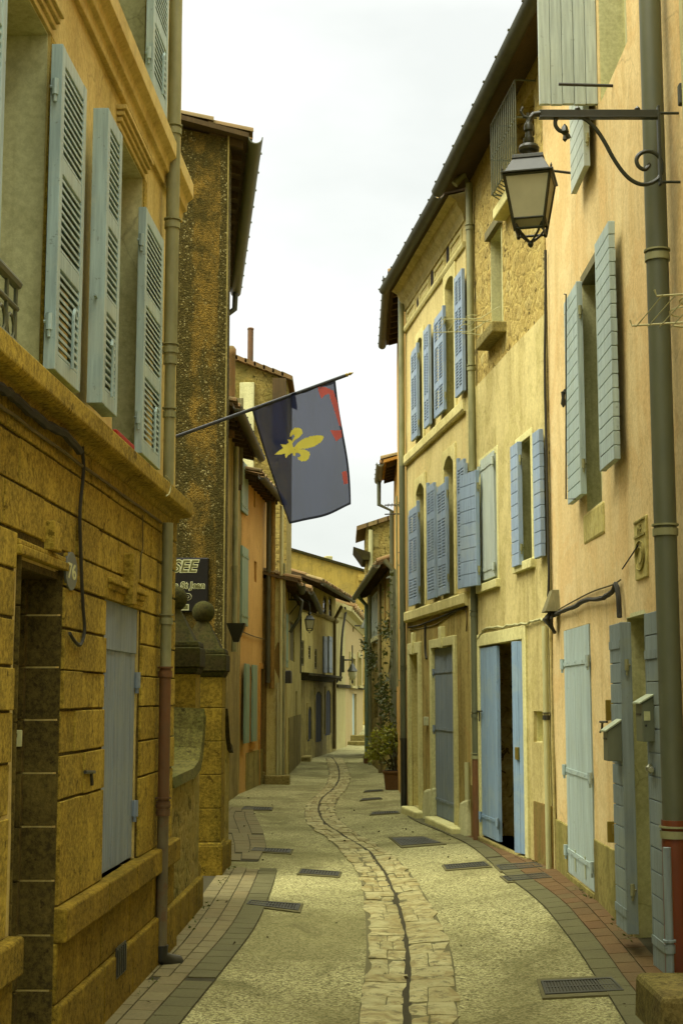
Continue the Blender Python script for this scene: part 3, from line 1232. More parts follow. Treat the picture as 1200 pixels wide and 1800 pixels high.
# shuttered ground-floor window
lm = MB()
a, b = hs[0] - .03, hs[1] + .03
lm.box(a, b, -.03, .02, hs[3] + .004, hs[3] + .035).box(a - .01, b + .01, -.03, .035, hs[3] + .035, hs[3] + .065).box(a - .02, b + .02, -.03, .05, hs[3] + .065, hs[3] + .095)
kc = (a + b) / 2
lm.hexa([(kc - .055, -.03, hs[3] - .015), (kc + .055, -.03, hs[3] - .015), (kc + .055, .065, hs[3] - .015), (kc - .055, .065, hs[3] - .015)],
        [(kc - .09, -.03, hs[3] + .26), (kc + .09, -.03, hs[3] + .26), (kc + .09, .075, hs[3] + .26), (kc - .09, .075, hs[3] + .26)])
lm.build('window_lintel', M['stone'], rA, smooth=0, bevel=.006)
sh = closed_leaf(rA, (hs[0] + .008, hs[1] - .008, hs[2] + .01, hs[3] - .01), -.012, 'grey_blue', 'plank_v', 8, straps=(), rail=.26)
hinges(sh, 'grey_blue', [(e, .0, z) for e in (hs[0] + .005, hs[1] - .005) for z in (hs[2] + .28, hs[3] - .42)], r=.02, h=.09)
# cornice between the floors and the upper string course
cm = MB()
cm.prof([(-.05, zc_b - .05), (.03, zc_b - .05), (.04, zc_b - .02), (PC - .02, zc_b - .012), (PC, zc_b), (PC, zc_t), (-.05, zc_t + .03)], -.0, A.L + .0)
cm.build('cornice', M['stone'], rA, smooth=0, bevel=.008)
cm = MB()
dz = zs_t - zs_b
cm.prof([(-.05, zs_b), (.025, zs_b), (.03, zs_b + dz * .25), (.055, zs_b + dz * .28), (.06, zs_b + dz * .5), (.1, zs_b + dz * .62), (.1, zs_t), (-.05, zs_t + .02)], 0, A.L + .10)
cm.build('string_course', M['ochre'], rA, smooth=0, bevel=.005)
for h in (w1, w2):
    lm = MB()
    for k, (p, q) in enumerate(((.0, .03), (.035, .06), (.065, .09), (.095, .12))):
        lm.box(h[0] - .02 - .012 * k, h[1] + .02 + .012 * k, -.03, .012 + .014 * k, h[3] + p, h[3] + q)
    lm.build('window_lintel', M['ochre'], rA, smooth=0, bevel=.004)
    mb = MB()
    mb.box(h[0] - .09, h[0] - .004, -.03, .010, h[2], h[3])
    mb.build('window_surround', M['stone'], rA, smooth=0)


def A_leaf(px0, px1, py_top, at, y, th, zb, sgn, fields=(1, 1, 1), pitch=.034):
    f = y + th
    u_a, u_b = A.u(px0, f, 400), A.u(px1, f, 400)
    hu = max(u_a, u_b) if sgn < 0 else min(u_a, u_b)
    o, mm = shutter(rA, hu, abs(u_a - u_b), zb, A.z(at, py_top, f), sgn, 'sage', 'louvre', y, th, 0, 1, fields, True, pitch=pitch, hingemat='sage')
    # hook and stay iron near the foot
    s = MB()
    s.m = mm
    w = abs(u_a - u_b)
    s.tube([(w * .55, th + .012, zb + .06), (w * .55, th + .012, zb + .30), (w * .60, th + .012, zb + .33), (w * .64, th + .012, zb + .30)], .008, 6)
    s.build('stay_hook', M['sage'], o)
    s = MB()
    s.m = mm
    s.box(w * .93, w * 1.12, th * .4, th * .4 + .012, zb + .5, zb + .512)
    s.build('wall_stay', M['sage'], o)
    return o


A_leaf(103, 148, 60, 103, .04, .05, zc_t + .06, -1, (1.1, 1, 1.2))
A_leaf(213, 187, 232, 213, .07, .075, zc_t + .06, 1, (1.1, 1, 1.2))
A_leaf(257, 289, 362, 257, .035, .045, zc_t + .06, -1, (1.1, 1, 1.2))
A_leaf(264, 291, -260, 264, .05, .045, A.z(264, 136, .095), -1, (1.1, 1, 1.2))
A_leaf(2, -60, -280, 2, .06, .05, zc_t + .06, 1, (1.1, 1, 1.2))
# little balcony rail in the first window
rl = MB()
ux = A.u(22, -.02, 520)
for z, r in ((zc_t + .34, .022), (zc_t + .24, .012), (zc_t + .10, .012)):
    rl.tube([(ux, .0, z), (ux + 1.2, .0, z)], r, 8)
for k in range(9):
    rl.tube([(ux + .02 + .13 * k, .0, zc_t + .02), (ux + .02 + .13 * k, .0, zc_t + .33)], .009, 6)
    rl.tube([(ux + .085 + .13 * k + .05 * math.cos(t * .7), 0, zc_t + .15 + .05 * math.sin(t * .7)) for t in range(10)], .007, 5)
rl.build('window_railing', M['zinc_green'], rA)
# rain pipes
up = A.u(300, .075, 600)
zj = A.z(299, 640, .075)
pipe(rA, [(up, .075, zj), (up, .075, 9.0)], .043, 'zinc', [(up, .075, A.z(299, y, .075)) for y in (215, 388, 615)])
pipe(rA, [(up, .075, zc_t), (up, .075, zj + .01)], .034, 'zinc', [(up, .075, A.z(299, y, .075)) for y in (730,)])
ul = A.u(293, .07, 1050)
zr = A.z(293, 1172, .07)
pipe(rA, [(ul, .07, zr), (ul, .07, zc_b - .13)], .034, 'zinc', [(ul, .07, A.z(293, 1092, .07))])
zg = A.z(293, 1425, .07)
pipe(rA, [(ul, .07, zg), (ul, .07, zr)], .036, 'rustpipe', [(ul, .07, A.z(293, y, .07)) for y in (1185, 1412)], colmat='rustpipe')
pipe(rA, [(ul, .07, .10), (ul, .07, zg)], .035, 'greyrust', [(ul, .07, zg)], colmat='rustpipe')
pipe(rA, [(ul, .07, .12), (ul, .07, .05), (ul - .05, .12, .015), (ul - .10, .16, .0)], .045, 'iron', name='drain_shoe')
# dead cables
cable(rA, [(A.u(x, .05, 800), .05 + .01 * (i % 2), zc_b - .085 + .008 * (i % 3)) for i, x in enumerate((-40, -10, 20, 50, 80, 110, 140))], .020, 'cable', 'cable', .006)
cable(rA, pxpts(A, [(145, 785), (147, 830), (141, 900), (143, 985), (146, 1060), (149, 1102), (146, 1125), (140, 1134), (131, 1126), (123, 1113)], .035), .0085, 'cable')
cable(rA, [(A.u(x, .03, 850), .032, zc_b - .13 + .004 * (i % 2)) for i, x in enumerate((-20, 20, 60, 100, 140, 180, 220, 255, 284))], .008, 'cablebrown', wob=.002)
cable(rA, pxpts(A, [(292, 836), (300, 850), (298, 866), (292, 872)], PC + .015), .004, 'pvc')
cable(rA, pxpts(A, [(251, 905), (251, 960), (248, 980), (247, 1018)], .03), .004, 'cablebrown')
hk = MB()
p = pxpts(A, [(150, 1357), (166, 1357)], .03)
q = pxpts(A, [(161, 1358), (162, 1380)], .03)
hk.tube(p, .009, 6).tube(q, .008, 6)
hk.build('shutter_catch', M['iron'], rA)
rd = MB()
p = A.uz(226, 757, -.02)
rd.hexa([(p[0] - .2, -.12, p[1] - .05), (p[0] + .12, -.12, p[1] - .05), (p[0] + .12, .0, p[1] - .05), (p[0] - .2, .0, p[1] - .05)],
        [(p[0] - .2, -.12, p[1] + .03), (p[0] + .12, -.12, p[1] + .03), (p[0] + .12, .01, p[1] + .02), (p[0] - .2, .01, p[1] + .02)])
p = A.uz(226, 757, .03)
rd = MB()
rd.box(A.u(238, .06, 757), A.u(207, .06, 757), -.06, .06, zc_t + .005, zc_t + .085)
tag(rd.build('window_box', M['red'], None, smooth=0, bevel=.01), 'small red trough on the stone sill between two sage shutters', 'planter').matrix_world = A.M

# number plate and intercom
uc, zc = A.uz(126, 1004, .024)
t = thing('number_plate', 'oval grey enamel plate with the number 76 by the dark doorway', 'sign', M=A.M @ Matrix.Translation((uc, .018, zc)))
m = MB()
m.prism([(.115 * math.cos(a * .2618), .088 * math.sin(a * .2618)) for a in range(24)], -.004, .008)
m.build('plate', M['enamel'], t, bevel=.002)
text_mesh('76', .098, 'numerals', 'enamelwhite', t, Matrix(((-1.75, 0, 0, 0), (0, 0, 1, .009), (0, 1, 0, -.034), (0, 0, 0, 1))), .0012, .0015, 'CENTER')
uj = hd[0] + .05
cy = -.165
t = thing('door_intercom', 'small cream doorbell panel inside the dark stone doorway', 'intercom', M=A.M @ Matrix.Translation((uj, cy, A.z(42, 1296, cy))))
m = MB()
m.box(-.002, .014, -.037, .037, -.036, .036)
po = m.build('panel', M['enamelwhite'], t, smooth=0, bevel=.004)
m = MB()
m.box(.014, .017, -.018, .018, .004, .022)
m.build('speaker_slot', M['iron'], po, smooth=0)
m = MB()
m.box(.014, .018, -.02, .02, -.024, -.006)
m.build('name_button', M['white'], po, smooth=0)

# ================================================================== courtyard wall, gate pillars
GW = Frame((-1.145, 9.54), (-1.10, 11.22), (1, 0))
rG = thing('courtyard_wall', 'low mossy courtyard wall sweeping up to a ball-topped pillar', 'wall', M=GW.M)
L = GW.L
top = [(0.0, 1.44), (.06, 1.28), (.16, 1.14), (.30, 1.05), (.6, 1.01), (L, 1.0)]
mb = MB()
mb.prism([(0, -.3), (L, -.3)] + top[::-1], -.40, 0.0)
mb.build('wall', M['rubble2'], rG, smooth=0, bevel=.01)
cp = MB()
for (a, za), (b, zb) in zip(top, top[1:]):
    cp.cur = random.random()
    cp.hexa([(a, -.43, za + .002), (b, -.43, zb + .002), (b, .045, zb + .002), (a, .045, za + .002)],
            [(a, -.40, za + .09), (b, -.40, zb + .09), (b, .03, zb + .07), (a, .03, za + .07)])
cp.build('coping', M['greenmoss'], rG, smooth=0)
mb = MB()
for k in range(4):
    mb.cur = random.random()
    mb.box(L * k / 4 + .001, L * (k + 1) / 4 - .001, -.3, .04, -.3, .235)
mb.build('plinth', M['pillar'], rG, smooth=0, bevel=.012)
GW2 = Frame((-1.10, 13.52), (-1.085, 13.98), (1, 0))
rG2 = thing('courtyard_wall', 'short stub of low wall between the farther ball-topped pillar and pebbledash house', 'wall', M=GW2.M)
L = GW2.L
mb = MB()
top = [(0, 1.06), (.2, 1.10), (L - .12, 1.22), (L, 1.42)]
mb.prism([(0, -.3), (L, -.3)] + top[::-1], -.35, 0)
mb.build('wall', M['rubble2'], rG2, smooth=0)
cp = MB()
for (a, za), (b, zb) in zip(top, top[1:]):
    cp.hexa([(a, -.38, za + .002), (b, -.38, zb + .002), (b, .04, zb + .002), (a, .04, za + .002)],
            [(a, -.36, za + .08), (b, -.36, zb + .08), (b, .03, zb + .07), (a, .03, za + .07)])
cp.build('coping', M['mossy'], rG2, smooth=0)
mb = MB()
mb.box(0, L, -.3, .03, -.3, .24)
mb.build('plinth', M['pillar'], rG2, smooth=0, bevel=.01)

PIL = None
for i, (x, y, lab) in enumerate(((-1.345, 11.46, 'stone gate pillar with ball finial beside the sandstone house, half behind its downpipe'),
                                 (-1.288, 13.30, 'stone gate pillar with mossy ball finial standing clear in front of pebbledash gable'))):
    if PIL is None:
        t = thing('gate_pillar', lab, 'pillar', loc=(x, y, 0), group='ball-topped gate pillars')
        mb = MB()
        for k in range(5):
            mb.cur = random.random()
            a, b = .30 + k * .30, .30 + (k + 1) * .30
            mb.box(-.2, .2, -.2, .2, a + .001, min(b, 1.78) - .001)
        mb.build('shaft', M['pillar'], t, smooth=0, bevel=.008)
        mb = MB()
        mb.taper(-.3, .44, .275, .44).taper(.275, .44, .30, .405)
        mb.build('base', M['pillar'], t, smooth=0, bevel=.012)
        mb = MB()
        mb.taper(1.78, .405, 1.83, .45).taper(1.83, .47, 1.99, .47).taper(1.99, .45, 2.04, .43)
        mb.build('cap', M['mossy'], t, smooth=0, bevel=.012)
        mb = MB()
        mb.taper(2.04, .36, 2.30, .10)
        mb.lathe((0, 0, 0), [(.05, 2.27), (.035, 2.29), (.035, 2.31)], 12)
        mb.build('neck', M['mossy'], t, smooth=0, bevel=.004)
        mb = MB()
        pr = [(.106 * math.sin(math.pi * k / 14), 2.385 - .106 * math.cos(math.pi * k / 14)) for k in range(1, 14)]
        mb.lathe((0, 0, 0), pr, 24)
        mb.build('ball', M['mossy'], t, smooth=60)
        PIL = t
    else:
        t = copy_tree(PIL)
        t.location = (x, y, 0)
        t['label'] = lab
# ================================================================== pebbledash house B
BS = Frame((-1.155, 14.0), (-5.2, 14.0), (0, -1))
BF = Frame((-1.155, 14.0), (-1.76, 19.5), (1, 0))
over = .20
pitch = .235
ze = on_y(441, 240, 13.9).z
rB = thing('pebbledash_house', 'tall house with rough dark pebbledash gable and streaked ochre band, museum sign on it', 'house', M=BS.M)
mb = MB()
W = BS.L
n = 12
poly = [(0, -.3), (W, -.3), (W, ze + (over + W) * pitch - .03), (0, ze + over * pitch - .03)]
mb.prism(poly, -.35, 0)
mb.build('wall', M['roughcast'], rB, smooth=0)
bl = BS.M.inverted() @ BF.M
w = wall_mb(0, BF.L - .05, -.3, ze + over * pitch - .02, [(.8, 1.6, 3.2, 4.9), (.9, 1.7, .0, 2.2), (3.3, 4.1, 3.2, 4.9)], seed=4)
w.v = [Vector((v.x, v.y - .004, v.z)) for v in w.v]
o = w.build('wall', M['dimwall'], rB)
o['label'] = 'street front turned edge-on'
o.matrix_local = bl
mb = MB()
mb.box(.02, BF.L - .36, -4.2, -.6, -.3, ze - .05)
o = mb.build('house_body', M['dimwall'], rB, smooth=0)
o.matrix_local = bl
ro = roof(rB, .0, BF.L + .10, ze, over, 3.6, pitch, gmat='zinc_dark', gut=False)
ro.matrix_local = bl
g = gutter(rB, .0, BF.L + .12, over + .07, ze - .0, .075, 'zinc_green')
g.matrix_local = bl
p = pipe(rB, [(.2, over + .06, ze - .04), (.2, .25, ze - .3), (.2, .07, ze - .45), (.2, .07, ze - .9)], .04, 'zinc_dark')
p.matrix_local = bl
mb = MB()
mb.prof([(0, -.3), (.05, -.3), (.05, .30), (.0, .36)], 0.0, .3)
mb.build('plinth', M['pillar'], rB, smooth=0, bevel=.008)
mb = MB()
us, z0 = BS.uz(398, 640, .0)
mb.box(-.004, .010, -.02, .006, .4, ze + .05)
mb.build('corner_bead', M['dimwall'], rB, smooth=0)

# museum sign on the gable
u0_, z_t = BS.uz(367, 980, .03)
z_b = BS.z(367, 1076, .03)
sw = .78
t = thing('museum_sign', 'black museum sign with cream outlined letters fixed to the pebbledash gable', 'sign', M=BS.M @ Matrix.Translation((u0_, 0, z_b)))
H = z_t - z_b
m = MB()
m.box(0, sw, -.01, .025, 0, H)
m.build('board', M['signblack'], t, smooth=0, bevel=.012)
m = MB()
k1 = BS.z(367, 984, .03) - z_b


def onsign(px, py):
    u, z = BS.uz(px, py, .03)
    return u - u0_, z - z_b


def sign_line(s, px_r, py_base, size, lab, sh, off, out='signcream', ink='signolive'):
    u, z = onsign(px_r, py_base)
    for k, (mt, of, y) in enumerate(((out, off, .0262), (ink, 0.0012, .0285))):
        text_mesh(s, size, lab if k else lab + '_outline', mt, t,
                  Matrix(((-1, 0, 0, u), (0, 0, 1, y), (0, 1, 0, z), (0, 0, 0, 1))), .0012, of, 'RIGHT', sh)


sign_line('MUSEE', 345, 1005, .165, 'heading', .25, .0095)
sign_line('Chapelle St Jean', 360, 1034, .088, 'subtitle', .1, .0065)
sign_line('P', 336, 1062, .15, 'parking_letter', 0, .006, 'signcream', 'signblack')
u, z = onsign(332, 1071)
m = MB()
m.box(u, u + .10, .0255, .0285, z - .01, z + .05)
m.build('arrow_box', M['signcream'], t, smooth=0)
m = MB()
m.box(u + .008, u + .092, .0285, .0300, z - .0, z + .042)
m.build('arrow_field', M['signolive'], t, smooth=0)

# ================================================================== narrow ochre house B2 and salmon house G
B2 = Frame((-1.79, 19.6), (-1.70, 24.0), (1, 0))
ov = .27
ze = B2.z(440, 766, ov + .05)
hw = list(B2.rect(401, 412, 700, 860, 0))
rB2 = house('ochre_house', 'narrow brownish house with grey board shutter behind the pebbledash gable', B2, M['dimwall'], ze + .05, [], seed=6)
roof(rB2, 0, B2.L, ze, ov, 2.8, .25, gmat='zinc_dark', gut=True)
# grey board shutter standing out from the wall, with its sill beam
o4 = on_y(427, 850, 22.8)
uh, zt = B2.uz(400, 704, .1)
y_out = (Vector((o4.x, 22.8, 0)) - B2.o).dot(B2.n)
uu = (Vector((o4.x, 22.8, 0)) - B2.o).dot(B2.ud)
zb_, zt_ = on_y(427, 852, 22.8).z, on_y(420, 700, 22.8).z
m = MB()
for k in range(4):
    m.cur = random.random()
    a, b = -.05 + (y_out + .05) * k / 4, -.05 + (y_out + .05) * (k + 1) / 4
    m.box(uu - .02, uu + .02, a + .003, b - .003, zb_, zt_)
so = m.build('shutter', M['oldwood'], rB2, smooth=0)
m = MB()
m.box(uu - .03, uu + .05, -.05, y_out - .02, zb_ - .09, zb_ - .004)
m.build('bottom_rail', M['rafter'], so, smooth=0)
up = B2.u(413, .06, 1000)
pipe(rB2, [(up, .06, 2.3), (up, .06, ze - .1)], .045, 'zinc', [(up, .06, 3.6)])
m = MB()
p = B2.uz(420, 1110, .2)
m.taper(p[1] - .16, .08, p[1] + .12, .28, p[0], .16)
m.build('rain_hopper', M['iron'], rB2, smooth=0)
m = MB()
c = on_y(406, 632, 21.5)
cu, cn = (Vector((c.x, c.y, 0)) - B2.o).dot(B2.ud), (Vector((c.x, c.y, 0)) - B2.o).dot(B2.n)
m.lathe((cu, cn, 0), [(.07, ze - .1), (.07, c.z + .05), (.08, c.z + .07), (.08, c.z + .16), (.045, c.z + .21)], 12)
m.build('chimney', M['tile'], rB2)

GF = Frame((-1.70, 24.02), (-1.45, 27.3), (1, 0))
ov = .28
ze = GF.z(470, 850, ov + .05)
hd = list(GF.rect(456, 468, 1175, 1370, 0)); hd[2] = -.1
hwin = list(GF.rect(438, 445, 1172, 1305, 0))
hslit = list(GF.rect(447, 451, 985, 1022, 0))
rGF = house('salmon_house', 'salmon orange house with teal shutters and orange doorway', GF, M['peach2'], ze + .04,
            [hd, hwin, hslit, list(GF.rect(446, 449, 855, 890, 0))], seed=8)
roof(rGF, 0, GF.L, ze, ov, 2.8, .25, gmat='zinc_dark')
m = MB()
m.box(hd[0], hd[1], -.08, -.02, -.1, hd[3])
m.build('door', M['reddoor'], rGF, smooth=0)
surround(rGF, hd, .10, .02, mat='orange', name='door_surround')
door_back(rGF, hwin, -.05, 'orange', 'shuttered_recess')
door_back(rGF, hslit, -.05, 'reddoor', 'slit_recess')
zs0, zs1 = GF.z(434, 1305, .06), GF.z(434, 1167, .06)
ua, ub = GF.u(432, .09, 1240), GF.u(439, .09, 1240)
shutter(rGF, min(ua, ub), abs(ua - ub), zs0, zs1, 1, 'teal', 'plank_v', .05, .04, boards=3)
ua, ub = GF.u(445, .09, 1240), GF.u(452, .09, 1240)
shutter(rGF, max(ua, ub), abs(ua - ub), zs0, zs1, -1, 'teal', 'plank_v', .05, .04, boards=3)
for yt, yb in ((808, 897), (958, 1098)):
    a, b, c, d = GF.rect(426, 437, yt, yb, .05)
    closed_leaf(rGF, (a, b, c, d), .05, 'teal', 'plank_v', 3, knuckle=False)
m = MB()
m.box(.0, GF.L - .75, -.03, .018, -.3, GF.z(428, 1325))
m.build('damp_base', M['damp'], rGF, smooth=0)
m = MB()
m.box(min(hwin[0], hwin[1]) - .05, hwin[1] + .05, -.05, .04, hwin[2] - .12, hwin[2] - .01)
m.build('window_sill', M['orange'], rGF, smooth=0)
cable(rGF, pxpts(GF, [(426, 1110), (445, 1118), (466, 1124)], .03), .009, 'cablebrown')
up = GF.L * .02

# ================================================================== brown house H jutting into the street, stone house R behind it
HS = Frame((-1.06, 26.9), (-2.6, 26.9), (0, -1))
HF = Frame((-1.06, 26.9), (-1.10, 29.0), (1, 0))
ov = .24
ze = HF.z(516, 918, ov + .05)
rH = thing('brown_house', 'narrow brown house corner jutting into the street with several drainpipes', 'house', M=HS.M)
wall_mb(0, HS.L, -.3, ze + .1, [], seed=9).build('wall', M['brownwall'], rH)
hl = HS.M.inverted() @ HF.M
o = wall_mb(0, HF.L, -.3, ze + .1, [(.5, 1.1, .0, 2.0), (.6, 1.1, 2.8, 4.0)], seed=10).build('wall', M['oldyellow'], rH)
o.matrix_local = hl
ro = roof(rH, -.0, HF.L + .12, ze, ov, 2.4, .25, gmat='zinc_dark')
ro.matrix_local = hl
g = rH.children[-1]
for ch in rH.children:
    if ch.name.startswith('gutter'):
        ch.matrix_local = hl
for px, r, mat, ya, yb, off in ((472, .05, 'zinc_dark', 880, 1200, .07), (479, .05, 'brownwall', 860, 1210, .05), (488, .028, 'pvc', 1200, 1372, .05), (494, .034, 'pvc', 890, 1372, .06), (499, .022, 'zinc', 990, 1372, .05)):
    u = HS.u(px, off, (ya + yb) / 2)
    z0, z1 = HS.z(px, yb, off), HS.z(px, ya, off)
    pipe(rH, [(u, off, z0), (u, off, z1)], r, mat, [(u, off, z0 + (z1 - z0) * .5)])
m = MB()
m.box(-.10, .36, -.2, .22, -.1, .16)
m.box(.36, .62, -.2, .14, -.1, .22)
m.build('stone_step', M['step'], rH, smooth=0, bevel=.02)
p = pipe(rH, [(.3, .16, ze - .1), (.3, .30, ze - .22), (.3, .25, ze - .55), (.3, .06, ze - .85)], .035, 'zinc_dark')
p.matrix_local = hl

RS = Frame((-1.17, 30.5), (-4.0, 30.5), (0, -1))
zr0, zr1 = RS.z(505, 668, 0), RS.z(423, 638, 0)
rR = thing('stone_house', 'tall old rubble house with tiled verge and iron flue rising above the salmon house', 'house', M=RS.M)
ua, ub = RS.u(505, 0, 670), RS.u(423, 0, 640)
pt = (zr1 - zr0) / (ub - ua)
m = MB()
m.prism([(ua, -.3), (RS.L, -.3), (RS.L, zr0 + pt * (RS.L - ua)), (ua, zr0)], -3.0, 0)
m.build('wall', M['rubble2'], rR, smooth=0)
m = MB()
k = 14
for i in range(k):
    m.cur = random.random()
    a, b = ua - .12 + (RS.L - ua) * i / k, ua - .12 + (RS.L - ua) * (i + 1) / k + .04
    z = lambda u: zr0 + pt * (u - ua)
    m.hexa([(a, -3.1, z(a) + .003), (b, -3.1, z(b) + .02), (b, .16, z(b) + .02), (a, .16, z(a) + .003)],
           [(a, -3.1, z(a) + .10), (b, -3.1, z(b) + .12), (b, .16, z(b) + .12), (a, .16, z(a) + .10)])
m.build('roof_tiles', M['tile'], rR, smooth=0)
m = MB()
a, b, c, d = RS.rect(503, 480, 664, 705, .05)
m.box(a, b, -.02, .30, c - .9, zr0 - .02)
m.build('timber_lean_to', M['rafter'], rR, smooth=0)
m = MB()
u, z = RS.uz(440, 640, -.3)
z2 = RS.z(440, 578, -.3)
m.tube([(u, -.3, z - .2), (u, -.3, z2)], .065, 12)
m.lathe((u, -.3, z2), [(.068, -.03), (.075, 0), (.06, .02)], 12)
m.build('flue', M['rustpipe'], rR)
m = MB()
u, z = RS.uz(434, 720, .06)
m.box(u - .16, u + .16, -.02, .1, z - 1.5, z + .6)
m.build('quoin', M['cream'], rR, smooth=0, bevel=.02)

# ================================================================== half-timbered yellow house I
IF = Frame((-1.12, 29.02), (-1.02, 36.0), (1, 0))
ov = .45
ze = IF.z(534, 1014, ov + .05)
holes = [list(IF.rect(510, 518, 1090, 1160, 0)), list(IF.rect(519, 522, 1215, 1330, 0))]
rI = house('timbered_house', 'patched yellow house with sagging dark eaves and grey shutters', IF, M['oldyellow'], ze + .1, holes, seed=12)
roof(rI, 0, IF.L, ze, ov, 2.6, .35, gut=False)
gutter(rI, .0, IF.L, ov + .05, ze, .06, 'zinc_dark')
for h in holes:
    door_back(rI, h, -.03, 'oldwood', 'shutter')
a, b, c, d = IF.rect(497, 507, 1070, 1170, .05)
closed_leaf(rI, (a, b, c, d), .05, 'teal', 'plank_v', 4, knuckle=False)
m = MB()
for px in (508, 513, 523, 528):
    u = IF.u(px, .02, 1020)
    m.cur = random.random()
    m.box(u - .06, u + .06, -.03, .025, IF.z(px, 1058), ze + .1)
    m.build('timber_post', M['rafter'], rI, smooth=0)
    m = MB()
m = MB()
u = IF.u(503, .1, 1200)
z = IF.z(503, 1190, .1)
m.box(u - .25, u + .25, -.02, .2, z - .12, z + .12)
m.build('shop_canopy', M['iron'], rI, smooth=0, bevel=.02)
m = MB()
m.box(0, IF.L * .86, -.03, .015, -.3, IF.z(512, 1260))
m.build('damp_base', M['dimwall'], rI, smooth=0)
m = MB()
p = gnd(522, 1337)
q = (Vector((p.x, p.y, 0)) - IF.o)
m.box(q.dot(IF.ud) - .4, q.dot(IF.ud) + .5, -.05, .25, -.1, .12)
m.build('doorstep', M['step'], rI, smooth=0, bevel=.02)

# ================================================================== old shop house J facing down the street
JF = Frame((-1.02, 36.2), (-.17, 43.0), (1, -1))
ov = .5
ze = JF.z(596, 1042, ov + .05)
zl = JF.z(560, 1187, .1)
holes = [list(JF.rect(552, 563, 1215, 1302, 0)), list(JF.rect(570, 579, 1213, 1290, 0)), list(JF.rect(539, 545, 1242, 1300, 0)),
         list(JF.rect(553, 557, 1140, 1176, 0)), list(JF.rect(530, 534, 1125, 1170, 0)), list(JF.rect(542, 546, 1135, 1158, 0)),
         list(JF.rect(553, 557, 1046, 1070, 0)), list(JF.rect(568, 574, 1046, 1080, 0)), list(JF.rect(578, 583, 1048, 1084, 0))]
rJ = house('old_shop_house', 'two-storey dull yellow house with arched navy doors and mossy stone ledge', JF, M['oldyellow'], ze + .1, holes, seed=13)
roof(rJ, 0, JF.L + .1, ze, ov, 2.4, .35, gut=False)
gutter(rJ, .0, JF.L, ov + .05, ze, .06, 'zinc_dark')
m = MB()
m.prof([(-.05, zl - .16), (.05, zl - .16), (.12, zl - .05), (.2, zl - .03), (.2, zl + .03), (-.05, zl + .05)], .0, JF.L)
m.build('stone_ledge', M['mossy'], rJ, smooth=0)
zt = JF.z(560, 1080, .03)
m = MB()
m.prof([(-.05, zt - .05), (.06, zt - .05), (.10, zt), (.10, zt + .05), (-.05, zt + .05)], .0, JF.L)
m.build('string_course', M['dimwall'], rJ, smooth=0)
m = MB()
m.box(0, JF.L, -.03, .02, -.3, zl - .16)
mm = wall_mb(0, JF.L, -.3, zl - .17, holes[:3], t=.05, y=.02, seed=14)
mm.build('ground_floor_face', M['dimwall'], rJ)
for h in holes[:3]:
    m = MB()
    m.box(h[0], h[1], -.06, .022, h[2] - .05, h[3])
    m.build('door', M['navydoor'], rJ, smooth=0)
    surround(rJ, h, .10, .045, .12, 'dimwall', name='door_arch', inner=.0)
for h in holes[3:]:
    window(rJ, h, -.035, 'oldwood', 'glass', 2, 1)
for px in (572, 581):
    a, b, c, d = JF.rect(px - 3, px + 3, 1118, 1182, .04)
    closed_leaf(rJ, (a, b, c, d), .05, 'grey_blue', 'plank_v', 3, knuckle=False)
u = JF.u(589, .1, 1150)
pipe(rJ, [(u, .08, .1), (u, .08, zl + .2), (u, .08, ze - .6), (u, .3, ze - .2)], .05, 'cablebrown')
u = JF.u(526, .06, 1120)
pipe(rJ, [(u, .07, zl), (u, .07, ze - .3)], .05, 'zinc_dark')

# ================================================================== pale house K, golden house L closing the view
KS = Frame((-.16, 43.2), (.12, 44.8), (1, -1))
KF = Frame((.12, 44.8), (.86, 57.0), (-1, -.3))
KF = Frame((.12, 44.8), (.86, 57.0), (1, -.1))
zk = KF.z(606, 1068, .1)
rK = thing('pale_house', 'small pale pink house with rounded white cornice and cream shutters', 'house', M=KF.M)
hk = [list(KF.rect(619, 627, 1219, 1305, 0)), list(KF.rect(620, 622, 1088, 1110, 0)), list(KF.rect(614, 622, 1155, 1205, 0)), list(KF.rect(628, 633, 1155, 1205, 0))]
wall_mb(0, KF.L, -.3, zk, hk, seed=15).build('wall', M['pinkpale'], rK)
kl = KF.M.inverted() @ KS.M
o = wall_mb(0, KS.L, -.3, zk, [], seed=16).build('wall', M['whitepale'], rK)
o.matrix_local = kl
m = MB()
m.box(.02, KF.L - .02, -3.5, -.6, -.3, zk - .02)
m.build('house_body', M['pinkpale'], rK, smooth=0)
m = MB()
m.prof([(-.05, zk - .25), (.03, zk - .25), (.08, zk - .1), (.22, zk), (.22, zk + .15), (-.3, zk + .3)], 0, KF.L)
m.build('cornice', M['whitepale'], rK, smooth=0)
m = MB()
m.prof([(-.05, zk - .25), (.03, zk - .25), (.08, zk - .1), (.2, zk), (.2, zk + .15), (-.3, zk + .3)], 0, KS.L)
o = m.build('cornice', M['whitepale'], rK, smooth=0)
o.matrix_local = kl
m = MB()
k = 12
for i in range(k):
    m.cur = random.random()
    u = KF.L * (i + .5) / k
    m.tube([(u, .28, zk + .19), (u, -1.6, zk + .62)], .13, 8)
    if i < 5:
        u = KS.L * (i + .5) / 5
m.build('roof_tiles', M['tile'], rK)
for h in hk[2:]:
    door_back(rK, h, -.1, 'whitewood', 'shutter')
    surround(rK, h, .18, .05, mat='whitepale', sill=.12)
window(rK, hk[1], -.15, 'whitewood', 'glass', 0, 1)
m = MB()
m.box(hk[0][0], hk[0][1], -.14, -.1, hk[0][2] - .2, hk[0][3])
m.build('door', M['sage'], rK, smooth=0)
zb = KF.z(606, 1206, .05)
m = MB()
m.box(0, KF.L, -.02, .06, zb - .05, zb + .05)
m.build('string_course', M['mossy'], rK, smooth=0)
m = MB()
m.box(.0, KS.L, -.02, .06, zb - .05, zb + .05)
